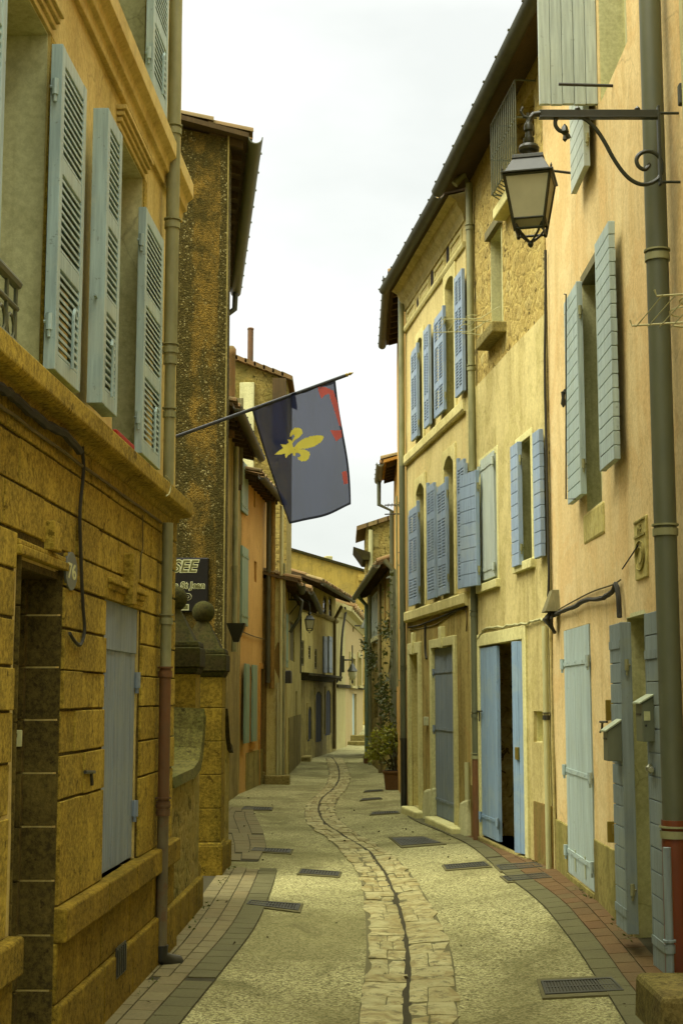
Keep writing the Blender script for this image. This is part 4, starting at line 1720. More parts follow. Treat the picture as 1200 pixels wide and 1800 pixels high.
o = m.build('string_course', M['mossy'], rK, smooth=0)
o.matrix_local = kl
cable(rK, pxpts(KF, [(607, 1070), (606, 1068)], .15), .03, 'cable')
p = cable(rK, [(KS.L * .05, .1, zk), (KS.L * .4, .12, zk - .1), (KS.L * .8, .12, zk - .9), (KS.L * .9, .1, zk - 2.2)], .035, 'cable')
p.matrix_local = kl

LF = Frame((1.6, 62.0), (-4.2, 60.0), (0, -1))
za, zb = LF.z(500, 965), LF.z(640, 1006)
ua, ub = LF.u(500, 0, 965), LF.u(640, 0, 1006)
zz = lambda u: zb + (za - zb) * (u - ub) / (ua - ub)
rL = thing('golden_house', 'big golden yellow house closing the view with a sloping roofline', 'house', M=LF.M)
m = MB()
m.prism([(0, -.3), (LF.L, -.3), (LF.L, zz(LF.L)), (0, zz(0))], -3.0, 0)
m.build('wall', M['gold'], rL, smooth=0)
m = MB()
for i in range(16):
    m.cur = random.random()
    a, b = LF.L * i / 16, LF.L * (i + 1) / 16 + .03
    m.hexa([(a, -3.1, zz(a) + .003), (b, -3.1, zz(b) + .003), (b, .1, zz(b) + .003), (a, .1, zz(a) + .003)],
           [(a, -3.1, zz(a) + .12), (b, -3.1, zz(b) + .12), (b, .1, zz(b) + .12), (a, .1, zz(a) + .12)])
m.build('verge_tiles', M['mossy'], rL, smooth=0)
m = MB()
u, z = LF.uz(579, 990, -.5)
m.box(u - .14, u + .14, -.9, -.5, z - .6, z + .32)
m.build('chimney', M['whitepale'], rL, smooth=0, bevel=.02)
for (pl_, pr_, yt, yb) in ((633, 638, 1072, 1096), (633, 638, 1108, 1118), (634, 638, 1155, 1200), (633, 637, 1228, 1270)):
    h = LF.rect(pl_, pr_, yt, yb, .0)
    m = MB()
    m.box(h[0], h[1], -.02, .02, h[2], h[3])
    f = m.build('window', M['glass'], rL, smooth=0)
    surround(rL, h, .12, .05, mat='gold', sill=.1, name='window_surround')
u = LF.u(629, 0, 1100)
m = MB()
m.box(u - .14, u + .06, -.02, .07, -.3, zz(u) - .3)
m.build('corner_pilaster', M['gold'], rL, smooth=0)
m = MB()
a = LF.u(637, .1, 1012)
m.box(0, u, -.02, .2, LF.z(632, 1017) - .1, LF.z(632, 1012) + .05)
m.build('cornice', M['gold'], rL, smooth=0)

# ================================================================== far side right: low ivy house N, rubble house O, P and Q
NF = Frame((1.0, 27.0), (.66, 36.0), (-1, 0))
ov = .27
ze = NF.z(636, 1032, ov + .05)
hn = [list(NF.rect(654, 664, 1050, 1124, 0)), list(NF.rect(657, 665, 1225, 1262, 0))]
rN = house('ivy_house', 'low rubble house with deep dark eaves and ivy on its wall', NF, M['rubble2'], ze + .08, hn, seed=18)
roof(rN, 0, NF.L, ze, ov, 2.4, .38, gmat='zinc_green')
door_back(rN, hn[1], -.12, 'rafter', 'hatch')
a, b = (hn[0][0] + hn[0][1]) / 2, hn[0]
closed_leaf(rN, (b[0], a - .01, b[2], b[3]), .02, 'sky_shutter', 'plank_v', 3)
closed_leaf(rN, (a + .01, b[1], b[2], b[3]), .02, 'sky_shutter', 'plank_v', 3)
m = MB()
m.box(hn[0][0] - .1, hn[0][1] + .1, -.1, .06, hn[0][2] - .1, hn[0][2] - .004)
m.build('window_sill', M['cream'], rN, smooth=0)
for px, r, mat in ((667, .04, 'cablebrown'), (695, .05, 'zinc_green'), (644, .05, 'teal'), (650, .04, 'zinc')):
    u = NF.u(px, .07, 1150)
    pipe(rN, [(u, .07, .02), (u, .07, ze - .25), (u, ov, ze - .03)] if px in (695, 644) else [(u, .07, .02), (u, .07, ze - .1)], r, mat, [(u, .07, 1.5), (u, .07, 2.9)])
m = MB()
for px in (676, 684, 688):
    u = NF.u(px, .02, 1060)
    m.cur = random.random()
    m.box(u - .07, u + .07, -.02, .03, NF.z(px, 1110), ze + .05)
    m.build('timber_post', M['brownwall'], rN, smooth=0)
    m = MB()
u = NF.u(646, .05, 1335)
m = MB()
m.box(u - .3, u + .35, -.05, .14, -.1, .16)
m.build('brick_footing', M['terracotta'], rN, smooth=0, bevel=.015)

OS = Frame((.62, 38.0), (2.6, 38.0), (0, -1))
z0, z1 = OS.z(640, 928), OS.z(695, 911)
rO = thing('rubble_house', 'tall golden rubble gable rising behind the low ivy house roof', 'house', M=OS.M)
ua, ub = OS.u(643, 0, 928), OS.u(695, 0, 911)
zz = lambda u: z0 + (z1 - z0) * (u - ua) / (ub - ua)
m = MB()
m.prism([(ua, -.3), (0, -.3), (0, zz(0)), (ua, zz(ua))], -3, 0)
m.build('wall', M['rubble2'], rO, smooth=0)
m = MB()
for i in range(8):
    m.cur = random.random()
    a = ua + .25 - (ua - 0 + .25) * i / 8
    b = ua + .25 - (ua - 0 + .25) * (i + 1) / 8 - .03
    m.hexa([(b, -3.1, zz(b) + .003), (a, -3.1, zz(a) + .003), (a, .12, zz(a) + .003), (b, .12, zz(b) + .003)],
           [(b, -3.1, zz(b) + .12), (a, -3.1, zz(a) + .12), (a, .12, zz(a) + .12), (b, .12, zz(b) + .12)])
m.build('roof_tiles', M['tile'], rO, smooth=0)
m = MB()
a, b, c, d = OS.rect(654, 665, 938, 962, .01)
m.box(a, b, -.03, .015, c, d)
m.build('blocked_window', M['dimwall'], rO, smooth=0)
m = MB()
a, b, c, d = OS.rect(637, 650, 962, 985, .0)
m.hexa([(a, -2, c), (b, -2, c), (b, .2, c), (a, .2, c)], [(a, -2, c + .2), (b + .25, -2, d), (b + .25, .2, d), (a, .2, c + .2)])
m.build('eaves_bracket', M['mossy'], rO, smooth=0)
u = OS.u(651, .06, 950)
pipe(rO, [(u, .06, OS.z(651, 990, .06) - 1), (u, .06, zz(u) - .1)], .06, 'pvc')

PF = Frame((.945, 20.53), (.985, 24.8), (-1, 0))
ov = .20
ze = PF.z(682, 500, ov + .04)
rP = house('narrow_peach_house', 'very narrow peach house squeezed beyond the yellow house with dark eaves', PF, M['peach2'], ze + .05, [], seed=20)
roof(rP, .02, PF.L, ze, ov, 2.4, .30, gmat='zinc_dark')
pipe(rP, [(.25, .06, .05), (.25, .06, ze - .1)], .04, 'zinc_green', [(.25, .06, z) for z in (1.0, 2.6, 4.4)])
pipe(rP, [(.55, .05, .05), (.55, .05, 2.4)], .03, 'pvc')
QF = Frame((.985, 24.85), (1.0, 26.95), (-1, 0))
ov = .24
ze = QF.z(672, 790, ov + .05)
rQ = house('peach_gable_house', 'peach house behind with orange soffit boards and mossy gutter above the aerial', QF, M['peach2'], ze + .05, [], seed=21)
roof(rQ, -.05, QF.L, ze, ov, 2.4, .30, gmat='zinc_green', soffit='orange')
pipe(rQ, [(QF.L - .3, ov + .05, ze - .05), (QF.L - .3, ov + .05, ze - .5), (QF.L - .3, .05, ze - .62), (QF.L - .3, .05, .1)], .04, 'zinc_green')

# ================================================================== yellow house C with arched windows
CF = Frame((1.48, 16.42), (.945, 20.5), (-1, 0))
ovC = .26
zeC = CF.z(745, 388, ovC + .06)
s1b, s1t = CF.z(760, 772, .05), CF.z(760, 752, .05)
s2b, s2t = CF.z(760, 1081, .05), CF.z(760, 1060, .05)
s0b = CF.z(760, 512, .03)
hC = {'w21': (735, 744.5, 600, 785), 'w22': (785, 800, 497, 728), 'w11': (734, 748, 855, 1080), 'w12': (783, 800, 808, 1062)}
HC = {}
for k, (a, b, c, d) in hC.items():
    HC[k] = list(CF.rect(a, b, c, d, 0))
for k in ('w21', 'w22'):
    HC[k][2] = s1t + .02
for k in ('w11', 'w12'):
    HC[k][2] = s2t + .02
hdC = list(CF.rect(725, 740, 1150, 1420, 0)); hdC[2] = .1
hsC = list(CF.rect(764, 803, 1133, 1445, 0, at=803)); hsC[2] = .10
rC = house('yellow_house', 'yellow house with arched upper windows, blue louvred shutters and pale bands', CF, M['yellow'], zeC + .12,
           list(HC.values()) + [hdC, hsC], seed=22)
roof(rC, 0.0, CF.L, zeC, ovC, 3.0, .28, gmat='zinc_dark', gut=False, rafters=False)
gutter(rC, 0, CF.L, ovC + .06, zeC + .02, .075, 'zinc_dark')
m = MB()
m.prof([(-.05, zeC - .30), (.02, zeC - .30), (.04, zeC - .2), (.10, zeC - .12), (.12, zeC - .05), (.2, zeC), (-.05, zeC + .07)], 0, CF.L)
m.build('eaves_moulding', M['beige'], rC, smooth=0)
for k, h in HC.items():
    ar = .12 if k in ('w11', 'w12') else .07
    surround(rC, h, .11, .025, ar, 'trim', name='window_surround')
    window(rC, h, -.24, bars=3)
    reveal(rC, h, .2, 'trim', top=False)
for za, zb, y in ((s1b, s1t, .06), (s2b, s2t, .07)):
    m = MB()
    m.prof([(-.05, za), (y * .7, za), (y, za + .03), (y, zb - .02), (y - .015, zb), (-.05, zb + .01)], 0, CF.L)
    m.build('string_course', M['trim'], rC, smooth=0)
m = MB()
m.prof([(-.05, s0b), (.03, s0b), (.045, s0b + .03), (.045, s0b + .07), (-.05, s0b + .075)], 0, CF.L)
m.build('frieze_band', M['trim'], rC, smooth=0)
# frieze: sunk panels between little oval vents
zf0, zf1 = s0b + .12, zeC - .34
fm = MB()
ncol = 4
pw = CF.L / ncol
for i in range(ncol):
    a, b = pw * i + .17, pw * (i + 1) - .17
    fm.box(a, b, -.02, .018, zf1 - .05, zf1).box(a, b, -.02, .018, zf0, zf0 + .05).box(a, a + .05, -.02, .018, zf0 + .05, zf1 - .05).box(b - .05, b, -.02, .018, zf0 + .05, zf1 - .05)
fm.build('frieze_panel', M['trim'], rC, smooth=0, bevel=.004)
for i in range(1, ncol):
    c, zc = pw * i, (zf0 + zf1) / 2
    m = MB()
    m.prism([(c + .09 * math.cos(t * .5236), zc + .17 * math.sin(t * .5236)) for t in range(12)], -.02, .006)
    m.build('frieze_vent', M['dark'], rC, smooth=0)


def C_leaf(pa, pb, yt, at, zb, side, arch=.0, fields=(1, 1.7, .9), cols=2, y=.05):
    f = y + .04
    ua, ub = sorted((CF.u(pa, f, 800), CF.u(pb, f, 800)))
    hu, sg = (ua, 1) if side == 'far' else (ub, -1)
    return shutter(rC, hu, ub - ua, zb, CF.z(at, yt, f), sg, 'blue', 'louvre', y, .04, 0, cols, fields, True, arch, pitch=.036, hingemat='zinc')


C_leaf(722, 733, 600, 733, s1t + .06, 'far', .07)
C_leaf(744.5, 754, 570, 752, s1t + .06, 'near', .0, (1.0, 2.0, .8), 2)
C_leaf(763, 780, 533, 780, s1t + .06, 'far', .07)
C_leaf(800, 814, 483, 802, s1t + .06, 'near', .0)
C_leaf(716, 732, 880, 732, s2t + .05, 'far', .12)
C_leaf(748, 762, 848, 750, s2t + .05, 'near', .12)
C_leaf(766, 782, 838, 782, s2t + .05, 'far', .12)
C_leaf(801, 815, 805, 803, s2t + .05, 'near', .12)
m = MB()
mm = wall_mb(0, CF.L, -.3, s2b - .01, [hdC, hsC], t=.05, y=.012, seed=23)
mm.build('ground_floor_face', M['lowwall'], rC)
surround(rC, hdC, .15, .05, 0, 'lintel', name='door_surround', key=.09)
surround(rC, hsC, .11, .05, 0, 'lintel', name='window_surround', key=.16)
m = MB()
m.box(hdC[0], hdC[1], -.28, -.22, hdC[2] - .3, hdC[3])
m.build('door', M['trim'], rC, smooth=0)
reveal(rC, hdC, .22, 'trim')
closed_leaf(rC, (hsC[0] + .01, hsC[1] - .01, hsC[2], hsC[3] - .01), .0, 'grey_blue', 'plank_v', 11, straps=(.10, .52, .86), rail=None)
for (pa, pb, yb, yt) in ((742, 760, 1428, 1385), (805, 822, 1468, 1405)):
    ua, ub = sorted((CF.u(pa, .05, yb), CF.u(pb, .05, yb)))
    m = MB()
    z = CF.z((pa + pb) / 2, yt, .05)
    m.hexa([(ua, -.05, -.3), (ub, -.05, -.3), (ub, .10, -.3), (ua, .10, -.3)], [(ua + .03, -.05, z + .03), (ub - .08, -.05, z - .03), (ub - .08, .05, z - .05), (ua + .03, .05, z + .02)])
    m.build('plaster_footing', M['cream'], rC, smooth=0, bevel=.03)
for (pa, pb) in ((713, 739), (755, 804)):
    ua, ub = sorted((CF.u(pa, .1, 1440), CF.u(pb, .1, 1440)))
    m = MB()
    m.box(ua, ub, -.1, .17, -.2, .10)
    m.build('stone_sill', M['lintel'], rC, smooth=0, bevel=.02)
# pipes: dark one at the far corner, light one between C and D
u = CF.L - .05
pipe(rC, [(u, .07, s1b), (u, .07, zeC - .2)], .04, 'zinc')
pipe(rC, [(u, .07, 1.0), (u, .07, s1b)], .04, 'zinc_green', [(u, .07, 2.0)])
pipe(rC, [(u, .07, .03), (u, .07, 1.02)], .045, 'iron')
u = CF.u(832, .07, 1000)
zt = CF.z(838, 300, .07)
zmid = CF.z(830, 862, .07)
zc = CF.z(831, 1330, .07)
pipe(rC, [(u, .07, zmid), (u, .07, zt), (u, .12, zt + .12), (u - .0, ovC - .02, zeC - .06)], .042, 'zinc', [(u, .07, CF.z(836, y, .07)) for y in (385, 640, 830)])
pipe(rC, [(u, .07, zc), (u, .07, zmid + .02)], .042, 'zinc_green', [(u, .07, CF.z(832, y, .07)) for y in (1080, 1258)])
pipe(rC, [(u, .07, .03), (u, .07, zc + .01)], .045, 'rustpipe', [(u, .07, zc)], colmat='zinc')
zz_ = s2b
cable(rC, pxpts(CF, [(718, 1103), (740, 1098), (775, 1084), (800, 1073), (819, 1066)], .03), .012, 'cable')
cable(rC, pxpts(CF, [(747, 1098), (747, 1140), (749, 1158)], .03), .016, 'cable')
cable(rC, pxpts(CF, [(720, 1108), (760, 1100), (790, 1082), (817, 1072), (819, 1110)], .02), .008, 'cablebrown')
m = MB()
a, b, c, d = CF.rect(745, 748, 1260, 1275, .05)
m.box(a, b, 0, .06, c, d)
m.build('meter_box', M['white'], rC, smooth=0, bevel=.005)
a, b, c, d = CF.rect(818, 823, 1340, 1405, .06)
pipe(rC, [((a + b) / 2, .06, c), ((a + b) / 2, .06, d)], .03, 'pvc', name='vent_pipe')

# ================================================================== beige house D, rubble above
DF = Frame((1.88, 12.72), (1.485, 16.40), (-1, 0))
zlineA, zlineB = DF.z(841, 680, .01), DF.z(957, 548, .01)
ovD = .28
zeD = DF.z(880, 142, ovD + .06)
zeD = zeC + .02
hw_rub = list(DF.rect(862, 881, 422, 592, 0))
hw_att = list(DF.rect(900, 938, 190, 290, 0, at=905))
hw_att[3] = min(hw_att[3], zeD - .15)
hw1 = list(DF.rect(848, 877, 806, 1024, 0, at=862))
hw2 = list(DF.rect(914, 938, 778, 990, 0, at=920))
hd = list(DF.rect(849, 927, 1130, 1480, 0, at=885)); hd[2] = .10
hn = list(DF.rect(942, 958, 1250, 1305, 0, at=950))
rD = house('beige_house', 'beige rendered house with bare rubble top storey and open bright blue doors', DF, M['rubble'], zeD + .15,
           [hw_rub, hw_att, hw1, hw2, hd, hn], rough=.02, seed=25, depth=4.2)
roof(rD, -1.2, DF.L, zeD, ovD, 3.0, .28, gmat='zinc_dark', gut=False, rafters=False)
gutter(rD, -1.25, DF.L, ovD + .06, zeD + .02, .075, 'zinc_dark')
zl = (zlineA + zlineB) / 2
mm = wall_mb(0, DF.L, -.3, zl, [hw1, hw2, hd, hn], t=.06, y=.022, seed=26)
mm.build('render_coat', M['beige'], rD)
reveal(rD, hw_rub, .22, 'cream')
window(rD, hw_rub, -.24, bars=2)
window(rD, hw_att, -.24, 'oldwood', bars=2)
m = MB()
m.box(hw_rub[0] - .06, hw_rub[1] + .06, -.1, .05, hw_rub[3] + .01, hw_rub[3] + .10)
m.build('window_lintel', M['oldwood'], rD, smooth=0)
m = MB()
a, b, c, d = DF.rect(856, 888, 600, 640, .08, at=872)
m.box(hw_rub[0] - .14, hw_rub[1] + .16, -.1, .14, hw_rub[2] - .13, hw_rub[2] - .01)
m.build('window_sill', M['step'], rD, smooth=0, bevel=.015)
# caged attic window
g = MB()
a, b, c, d = hw_att[0] - .1, hw_att[1] + .1, hw_att[2] - .25, hw_att[3] + .02
for z in (c, (c + d) / 2, d):
    g.tube([(a, .0, z), (a, .2, z), (b, .2, z), (b, .0, z)], .010, 6)
nb = 13
for k in range(nb + 1):
    u = a + (b - a) * k / nb
    g.tube([(u, .0, c - .12), (u, .2, c), (u, .2, d)], .008, 6)
g.build('window_grille', M['zinc_green'], rD)
m = MB()
z = hw_att[2] - .30
m.box(a - .05, b + .3, -.05, .13, z - .12, z)
m.build('stone_shelf', M['lintel'], rD, smooth=0, bevel=.015)
for h in (hw1, hw2):
    reveal(rD, h, .2, 'cream')
    surround(rD, h, .07, .03, 0, 'lintel', sill=.07, inner=-.05)
    window(rD, h, -.22, bars=3)
f = .09
zb, zt = DF.z(853, 1022, .0), DF.z(853, 808, .0)
closed_leaf(rD, (DF.u(851.5, 0, 900), DF.u(875, 0, 900), zb, zt) if DF.u(851.5, 0, 900) < DF.u(875, 0, 900) else (DF.u(875, 0, 900), DF.u(851.5, 0, 900), zb, zt),
            .045, 'sky_shutter', 'plain' if False else 'plank_v', 4, straps=(.08, .92))
# the leaf swung out at an angle over the drainpipe
uh = DF.u(846, .06, 920)
w_ = .50
o, mm = shutter(rD, uh, .46, DF.z(845, 1030, .06), DF.z(845, 826, .06), 1, 'blue', 'plank_h', .08, .045, R(12), boards=9, hingemat='zinc')
for z in (.2, .8):
    pass
ua, ub = sorted((DF.u(898, f, 890), DF.u(911, f, 890)))
shutter(rD, ua, ub - ua, DF.z(900, 998, f), DF.z(900, 783, f), 1, 'blue', 'plank_h', .05, .045, boards=10, hingemat='zinc')
ua, ub = sorted((DF.u(937, f, 860), DF.u(949, f, 860)))
shutter(rD, ub, ub - ua, DF.z(938, 983, f), DF.z(938, 760, f), -1, 'blue', 'plank_h', .05, .045, boards=10, hingemat='zinc')
# doorway
surround(rD, hd, .13, .045, 0, 'lintel', name='door_surround')
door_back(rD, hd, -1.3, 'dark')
m = MB()
m.box(hd[0] - .3, hd[0] - .02, -1.3, -.34, hd[2], hd[3])
m.build('hall_side', M['cream'], rD, smooth=0)
um = DF.u(875, .02, 1300)
m = MB()
closed_leaf(rD, (um, hd[1] - .01, hd[2] + .02, hd[3] - .02), .03, 'door_blue', 'plank_v', 5, name='door', straps=(.1,))
uh = DF.u(924, .0, 1300)
o, mm = shutter(rD, uh, .22, hd[2] + .02, hd[3] - .015, 1, 'door_blue', 'plank_v', -.03, .045, R(20), boards=2, hingemat='lintel', name='door')
m = MB()
m.m = mm
m.box(.10, .15, .045, .07, 1.0, 1.12)
m.build('lock', M['brass'], o, smooth=0, bevel=.004)
m = MB()
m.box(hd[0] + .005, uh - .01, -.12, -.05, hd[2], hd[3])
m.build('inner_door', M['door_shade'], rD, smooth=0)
m = MB()
m.box(hd[0] - .1, hd[1] + .1, -.3, .06, -.2, hd[2])
m.build('doorstep', M['step'], rD, smooth=0, bevel=.015)
door_back(rD, hn, -.14, 'cream', 'niche_back')
reveal(rD, hn, .14, 'lintel')
ua, ub = 0.03, DF.u(938, .03, 1460)
m = MB()
m.box(ua, ub, -.05, .034, -.3, DF.z(955, 1413, .03))
m.build('dado', M['brownpatch'], rD, smooth=0, bevel=.006)
ua, ub = DF.u(846, .03, 1430), DF.L
m = MB()
m.box(ua + .02, ub - .05, -.05, .034, -.3, DF.z(843, 1385, .03))
m.build('dado', M['brownpatch'], rD, smooth=0, bevel=.006)
u = DF.u(969, .05, 1250)
pipe(rD, [(max(u, .05), .06, .08), (max(u, .05), .06, DF.z(968, 1098, .06))], .026, 'pvc', [(max(u, .05), .06, DF.z(970, 1262, .06))], colmat='iron')
for (pa, ya, pb, yb) in ((838, 1250, 846, 1250),):
    hk = MB()
    p = pxpts(DF, [(pa, ya), (pb, yb)], .05)
    hk.tube(p, .009, 6).tube(pxpts(DF, [(842, 1250), (842, 1268)], .05), .008, 6)
    hk.build('shutter_catch', M['iron'], rD)
cable(rD, pxpts(DF, [(836, 1128), (846, 1114), (852, 1106), (880, 1102), (905, 1098), (932, 1094), (950, 1090), (962, 1088)], .04), .012, 'pvc', wob=.012)
cable(rD, pxpts(DF, [(958, 440), (958, 560), (957, 640), (959, 760), (962, 900), (964, 1000), (963, 1050)], .04), .013, 'cable', wob=.004)
for px, py in ((868, 712), (900, 878), (941, 852)):
    pass

# ================================================================== peach house E (near, street's east side)
EF = Frame((1.88, 7.50), (1.88, 12.70), (-1, 0))
hm = list(EF.rect(1026, 1052, 476, 902, 0, at=1030))
hs1 = list(EF.rect(996, 1041, 1100, 1545, 0, at=1020)); hs1[2] = EF.z(1020, 1548)
hdE = list(EF.rect(1106, 1141, 1082, 1640, 0, at=1112)); hdE[2] = -.05
hup = list(EF.rect(1050, 1100, -200, 188, 0, at=1052))
rE = house('peach_house', 'peach limewashed house with pale shutters, thick grey downpipe and shuttered doors', EF, M['peach'], 9.5, [hm, hs1, hdE, hup], seed=30)
reveal(rE, hm, .2, 'cream')
window(rE, hm, -.22, bars=3)
reveal(rE, hup, .2, 'cream')
window(rE, hup, -.22, bars=3)
reveal(rE, hdE, .32, 'cream')
door_back(rE, hdE, -.12, 'lintel', 'peeling_jamb')
m = MB()
m.box(hm[0] - .1, hm[1] + .12, -.1, .012, hm[2] - .24, hm[2] - .005)
m.build('window_sill', M['oldyellow'], rE, smooth=0, bevel=.02)
m = MB()
m.box(hm[0] - .02, hm[1] + .02, -.16, .008, hm[3] - .05, hm[3] + .02)
m.build('window_lintel', M['oldwood'], rE, smooth=0)


def E_leaf(pa, pb, at, yt, yb, side, mat, style, y=.05, th=.045, boards=None, **kw):
    f = y + th
    ua, ub = sorted((EF.u(pa, f, (yt + yb) / 2), EF.u(pb, f, (yt + yb) / 2)))
    hu, sg = (ua, 1) if side == 'far' else (ub, -1)
    return shutter(rE, hu, ub - ua, EF.z(at, yb, f), EF.z(at, yt, f), sg, mat, style, y, th, 0, boards=boards, hingemat='zinc', **kw) + (ub - ua,)


E_leaf(993, 1016, 1016, 487, 872, 'far', 'pale_shutter', 'plank_h', boards=16)
E_leaf(1048, 1073, 1073, 378, 812, 'near', 'pale_shutter', 'plank_h', boards=17)
for pts in ([(991, 517), (994, 517), (994, 877), (1010, 877)],):
    cable(rE, pxpts(EF, pts, .12), .006, 'iron', name='espagnolette_rod', sub=1)
m = MB()
c = EF.uz(989, 695, .06)
m.box(c[0] - .06, c[0] + .05, .0, .06, c[1] + .02, c[1] + .04)
m.lathe((c[0], .06, 0), [(.006, c[1] - .1), (.022, c[1] - .07), (.014, c[1] - .02), (.018, c[1] + .03)], 8)
m.build('shutter_catch', M['iron'], rE)
# upper shutters: one swung square out from the wall, one folded flat farther on
d_leaf = 10.0
po = on_y(946, 180, d_leaf)
wl = 1.88 - po.x
o, mm = shutter(rE, d_leaf - 7.50, wl, on_y(1000, 186, d_leaf).z, on_y(1000, -160, d_leaf).z, -1, 'sky_shutter', 'plank_v', .0, .04, R(90), boards=5, hingemat='zinc')
for o_ in [o]:
    pass
E_leaf(998, 1022, 1022, -60, 300, 'far', 'sky_shutter', 'plank_h', boards=14)
cable(rE, [(9.4 - 7.50, -.02, on_y(1073, 151, 9.4).z), (9.4 - 7.50, 1.88 - on_y(981, 148, 9.4).x, on_y(981, 148, 9.4).z)], .011, 'iron', name='drying_bar', sub=1)
cable(rE, [(10.9 - 7.50, -.02, on_y(1012, 306, 10.9).z), (10.9 - 7.50, 1.88 - on_y(960, 299, 10.9).x, on_y(960, 299, 10.9).z)], .011, 'iron', name='drying_bar', sub=1)
# ground-floor leaves
sh = closed_leaf(rE, (hs1[0] + .006, hs1[1] - .006, hs1[2], hs1[3] - .006), .012, 'pale_shutter', 'plank_v', 9, straps=(.09, .42, .86))
m = MB()
for k in (.3, .68):
    u = hs1[0] + (hs1[1] - hs1[0]) * k
    m.box(u - .025, u + .025, .012, .016, hs1[2] + .05, hs1[2] + .22)
m.build('vent_slots', M['boxlid'], sh, smooth=0)
o, mm, w = E_leaf(1076, 1095, 1094, 1092, 1636, 'far', 'slate', 'plank_h', .07, .07, 15)
for q in (.06, .86):
    strap(o, mm, w, EF.z(1094, 1636, .14) + 2.05 * q, 'slate', .07, .05)
o2, mm2, w2 = E_leaf(1139, 1166, 1140, 1076, 1690, 'near', 'slate', 'plank_h', .045, .05, 15)
for q in (.07, .86):
    strap(o2, mm2, w2, EF.z(1140, 1690, .1) + 2.05 * q, 'slate', .05, .05)
kb = MB()
p = EF.uz(1148, 1352, .10)
kb.tube([(p[0] + .05, .10, p[1]), (p[0] - .08, .13, p[1]), ], .014, 8)
kb.lathe((p[0] + .05, .11, 0), [(.0, p[1] - .03), (.026, p[1] - .01), (.026, p[1] + .01), (.0, p[1] + .03)], 10)
kb.build('door_latch', M['steel'], o2)
# stained dado, pipes
m = MB()
a, b = EF.u(1094, .01, 1500), EF.u(1043, .01, 1500)
m.box(hdE[1] + .02, hs1[0] - .03, -.05, .014, -.3, EF.z(1065, 1487, .01))
m.box(hs1[1] + .03, EF.L - .02, -.05, .014, -.3, EF.z(985, 1445, .01))
m.box(hs1[0] - .03, hs1[1] + .03, -.05, .02, -.3, hs1[2] - .01)
m.build('dado', M['damp'], rE, smooth=0, bevel=.006)
up = EF.u(1177, .10, 1225)
zrp = EF.z(1180, 1440, .10)
cl = [(up, .10, EF.z(1160, y, .10)) for y in (445, 940)]
pipe(rE, [(up, .10, zrp), (up, .10, 9.3)], .062, 'zinc_green', cl, seg=20, colmat='zinc')
pipe(rE, [(up, .10, .02), (up, .10, zrp)], .068, 'redpipe', [(up, .10, EF.z(1185, 1467, .10))], seg=20, colmat='zinc')
u2 = EF.u(1174, .20, 1600)
pipe(rE, [(u2, .20, .03), (u2, .20, EF.z(1176, 1492, .2))], .022, 'slate', [(u2, .20, EF.z(1176, 1668, .2))], name='water_pipe')
cable(rE, pxpts(EF, [(972, 1082), (985, 1075), (1010, 1066), (1028, 1055), (1055, 1052), (1075, 1040), (1082, 1027), (1086, 1050), (1088, 1085)], .035), .018, 'cable', wob=.004)
cable(rE, pxpts(EF, [(975, 1075), (1005, 1058), (1040, 1040), (1075, 1028), (1090, 1019)], .015), .006, 'rafter' if False else 'cablebrown')
cable(rE, pxpts(EF, [(1093, 1000), (1121, 958)], .02), .005, 'cable')
hk = MB()
hk.tube(pxpts(EF, [(1054, 1269), (1066, 1269)], .05), .009, 6).tube(pxpts(EF, [(1058, 1269), (1057, 1282), (1054, 1287)], .05), .008, 6)
hk.build('shutter_catch', M['iron'], rE)
for (px, py) in ((1079, 1243), (1082, 1457)):
    u, z = EF.uz(px, py, .05)
    m = MB()
    m.box(u - .03, u + .02, 0, .08, z - .03, z + .03)
    m.box(u - .01, u + .01, .06, .11, z - .09, z + .05)
    m.build('shutter_catch', M['brass'], rE, smooth=0, bevel=.006)
# carved plaque
ua, ub = sorted((EF.u(1114, .01, 960), EF.u(1135, .01, 960)))
zb, zt = EF.z(1124, 1018, .01), EF.z(1124, 910, .01)
m = MB()
m.box(ua, ub, -.02, .010, zb, zt)
po = m.build('plaque', M['oldyellow'], rE, smooth=0, bevel=.006)
H = zt - zb
m = MB()
m.box(ua + .02, ub - .02, .010, .018, zt - .022, zt - .012)
m.box(ua + .02, ub - .02, .010, .018, zt - H * .31, zt - H * .31 + .012)
cu, cz = (ua + ub) / 2, zb + H * .38
n = 20
pts = [(cu + (ub - ua) * .36 * math.cos(2 * math.pi * k / n), .016, cz + H * .24 * math.sin(2 * math.pi * k / n)) for k in range(n + 1)]
m.tube(pts, .006, 6)
pts = [(cu + (ub - ua) * .2 * math.cos(2 * math.pi * k / n), .016, cz + H * .13 * math.sin(2 * math.pi * k / n)) for k in range(n + 1)]
m.tube(pts, .005, 6)
m.build('plaque_relief', M['damp'], po, smooth=0)
text_mesh('ME', H * .24, 'plaque_letters', 'damp', po, Matrix(((-1, 0, 0, cu), (0, 0, 1, .013), (0, 1, 0, zt - H * .27), (0, 0, 0, 1))), .003, 0, 'CENTER')

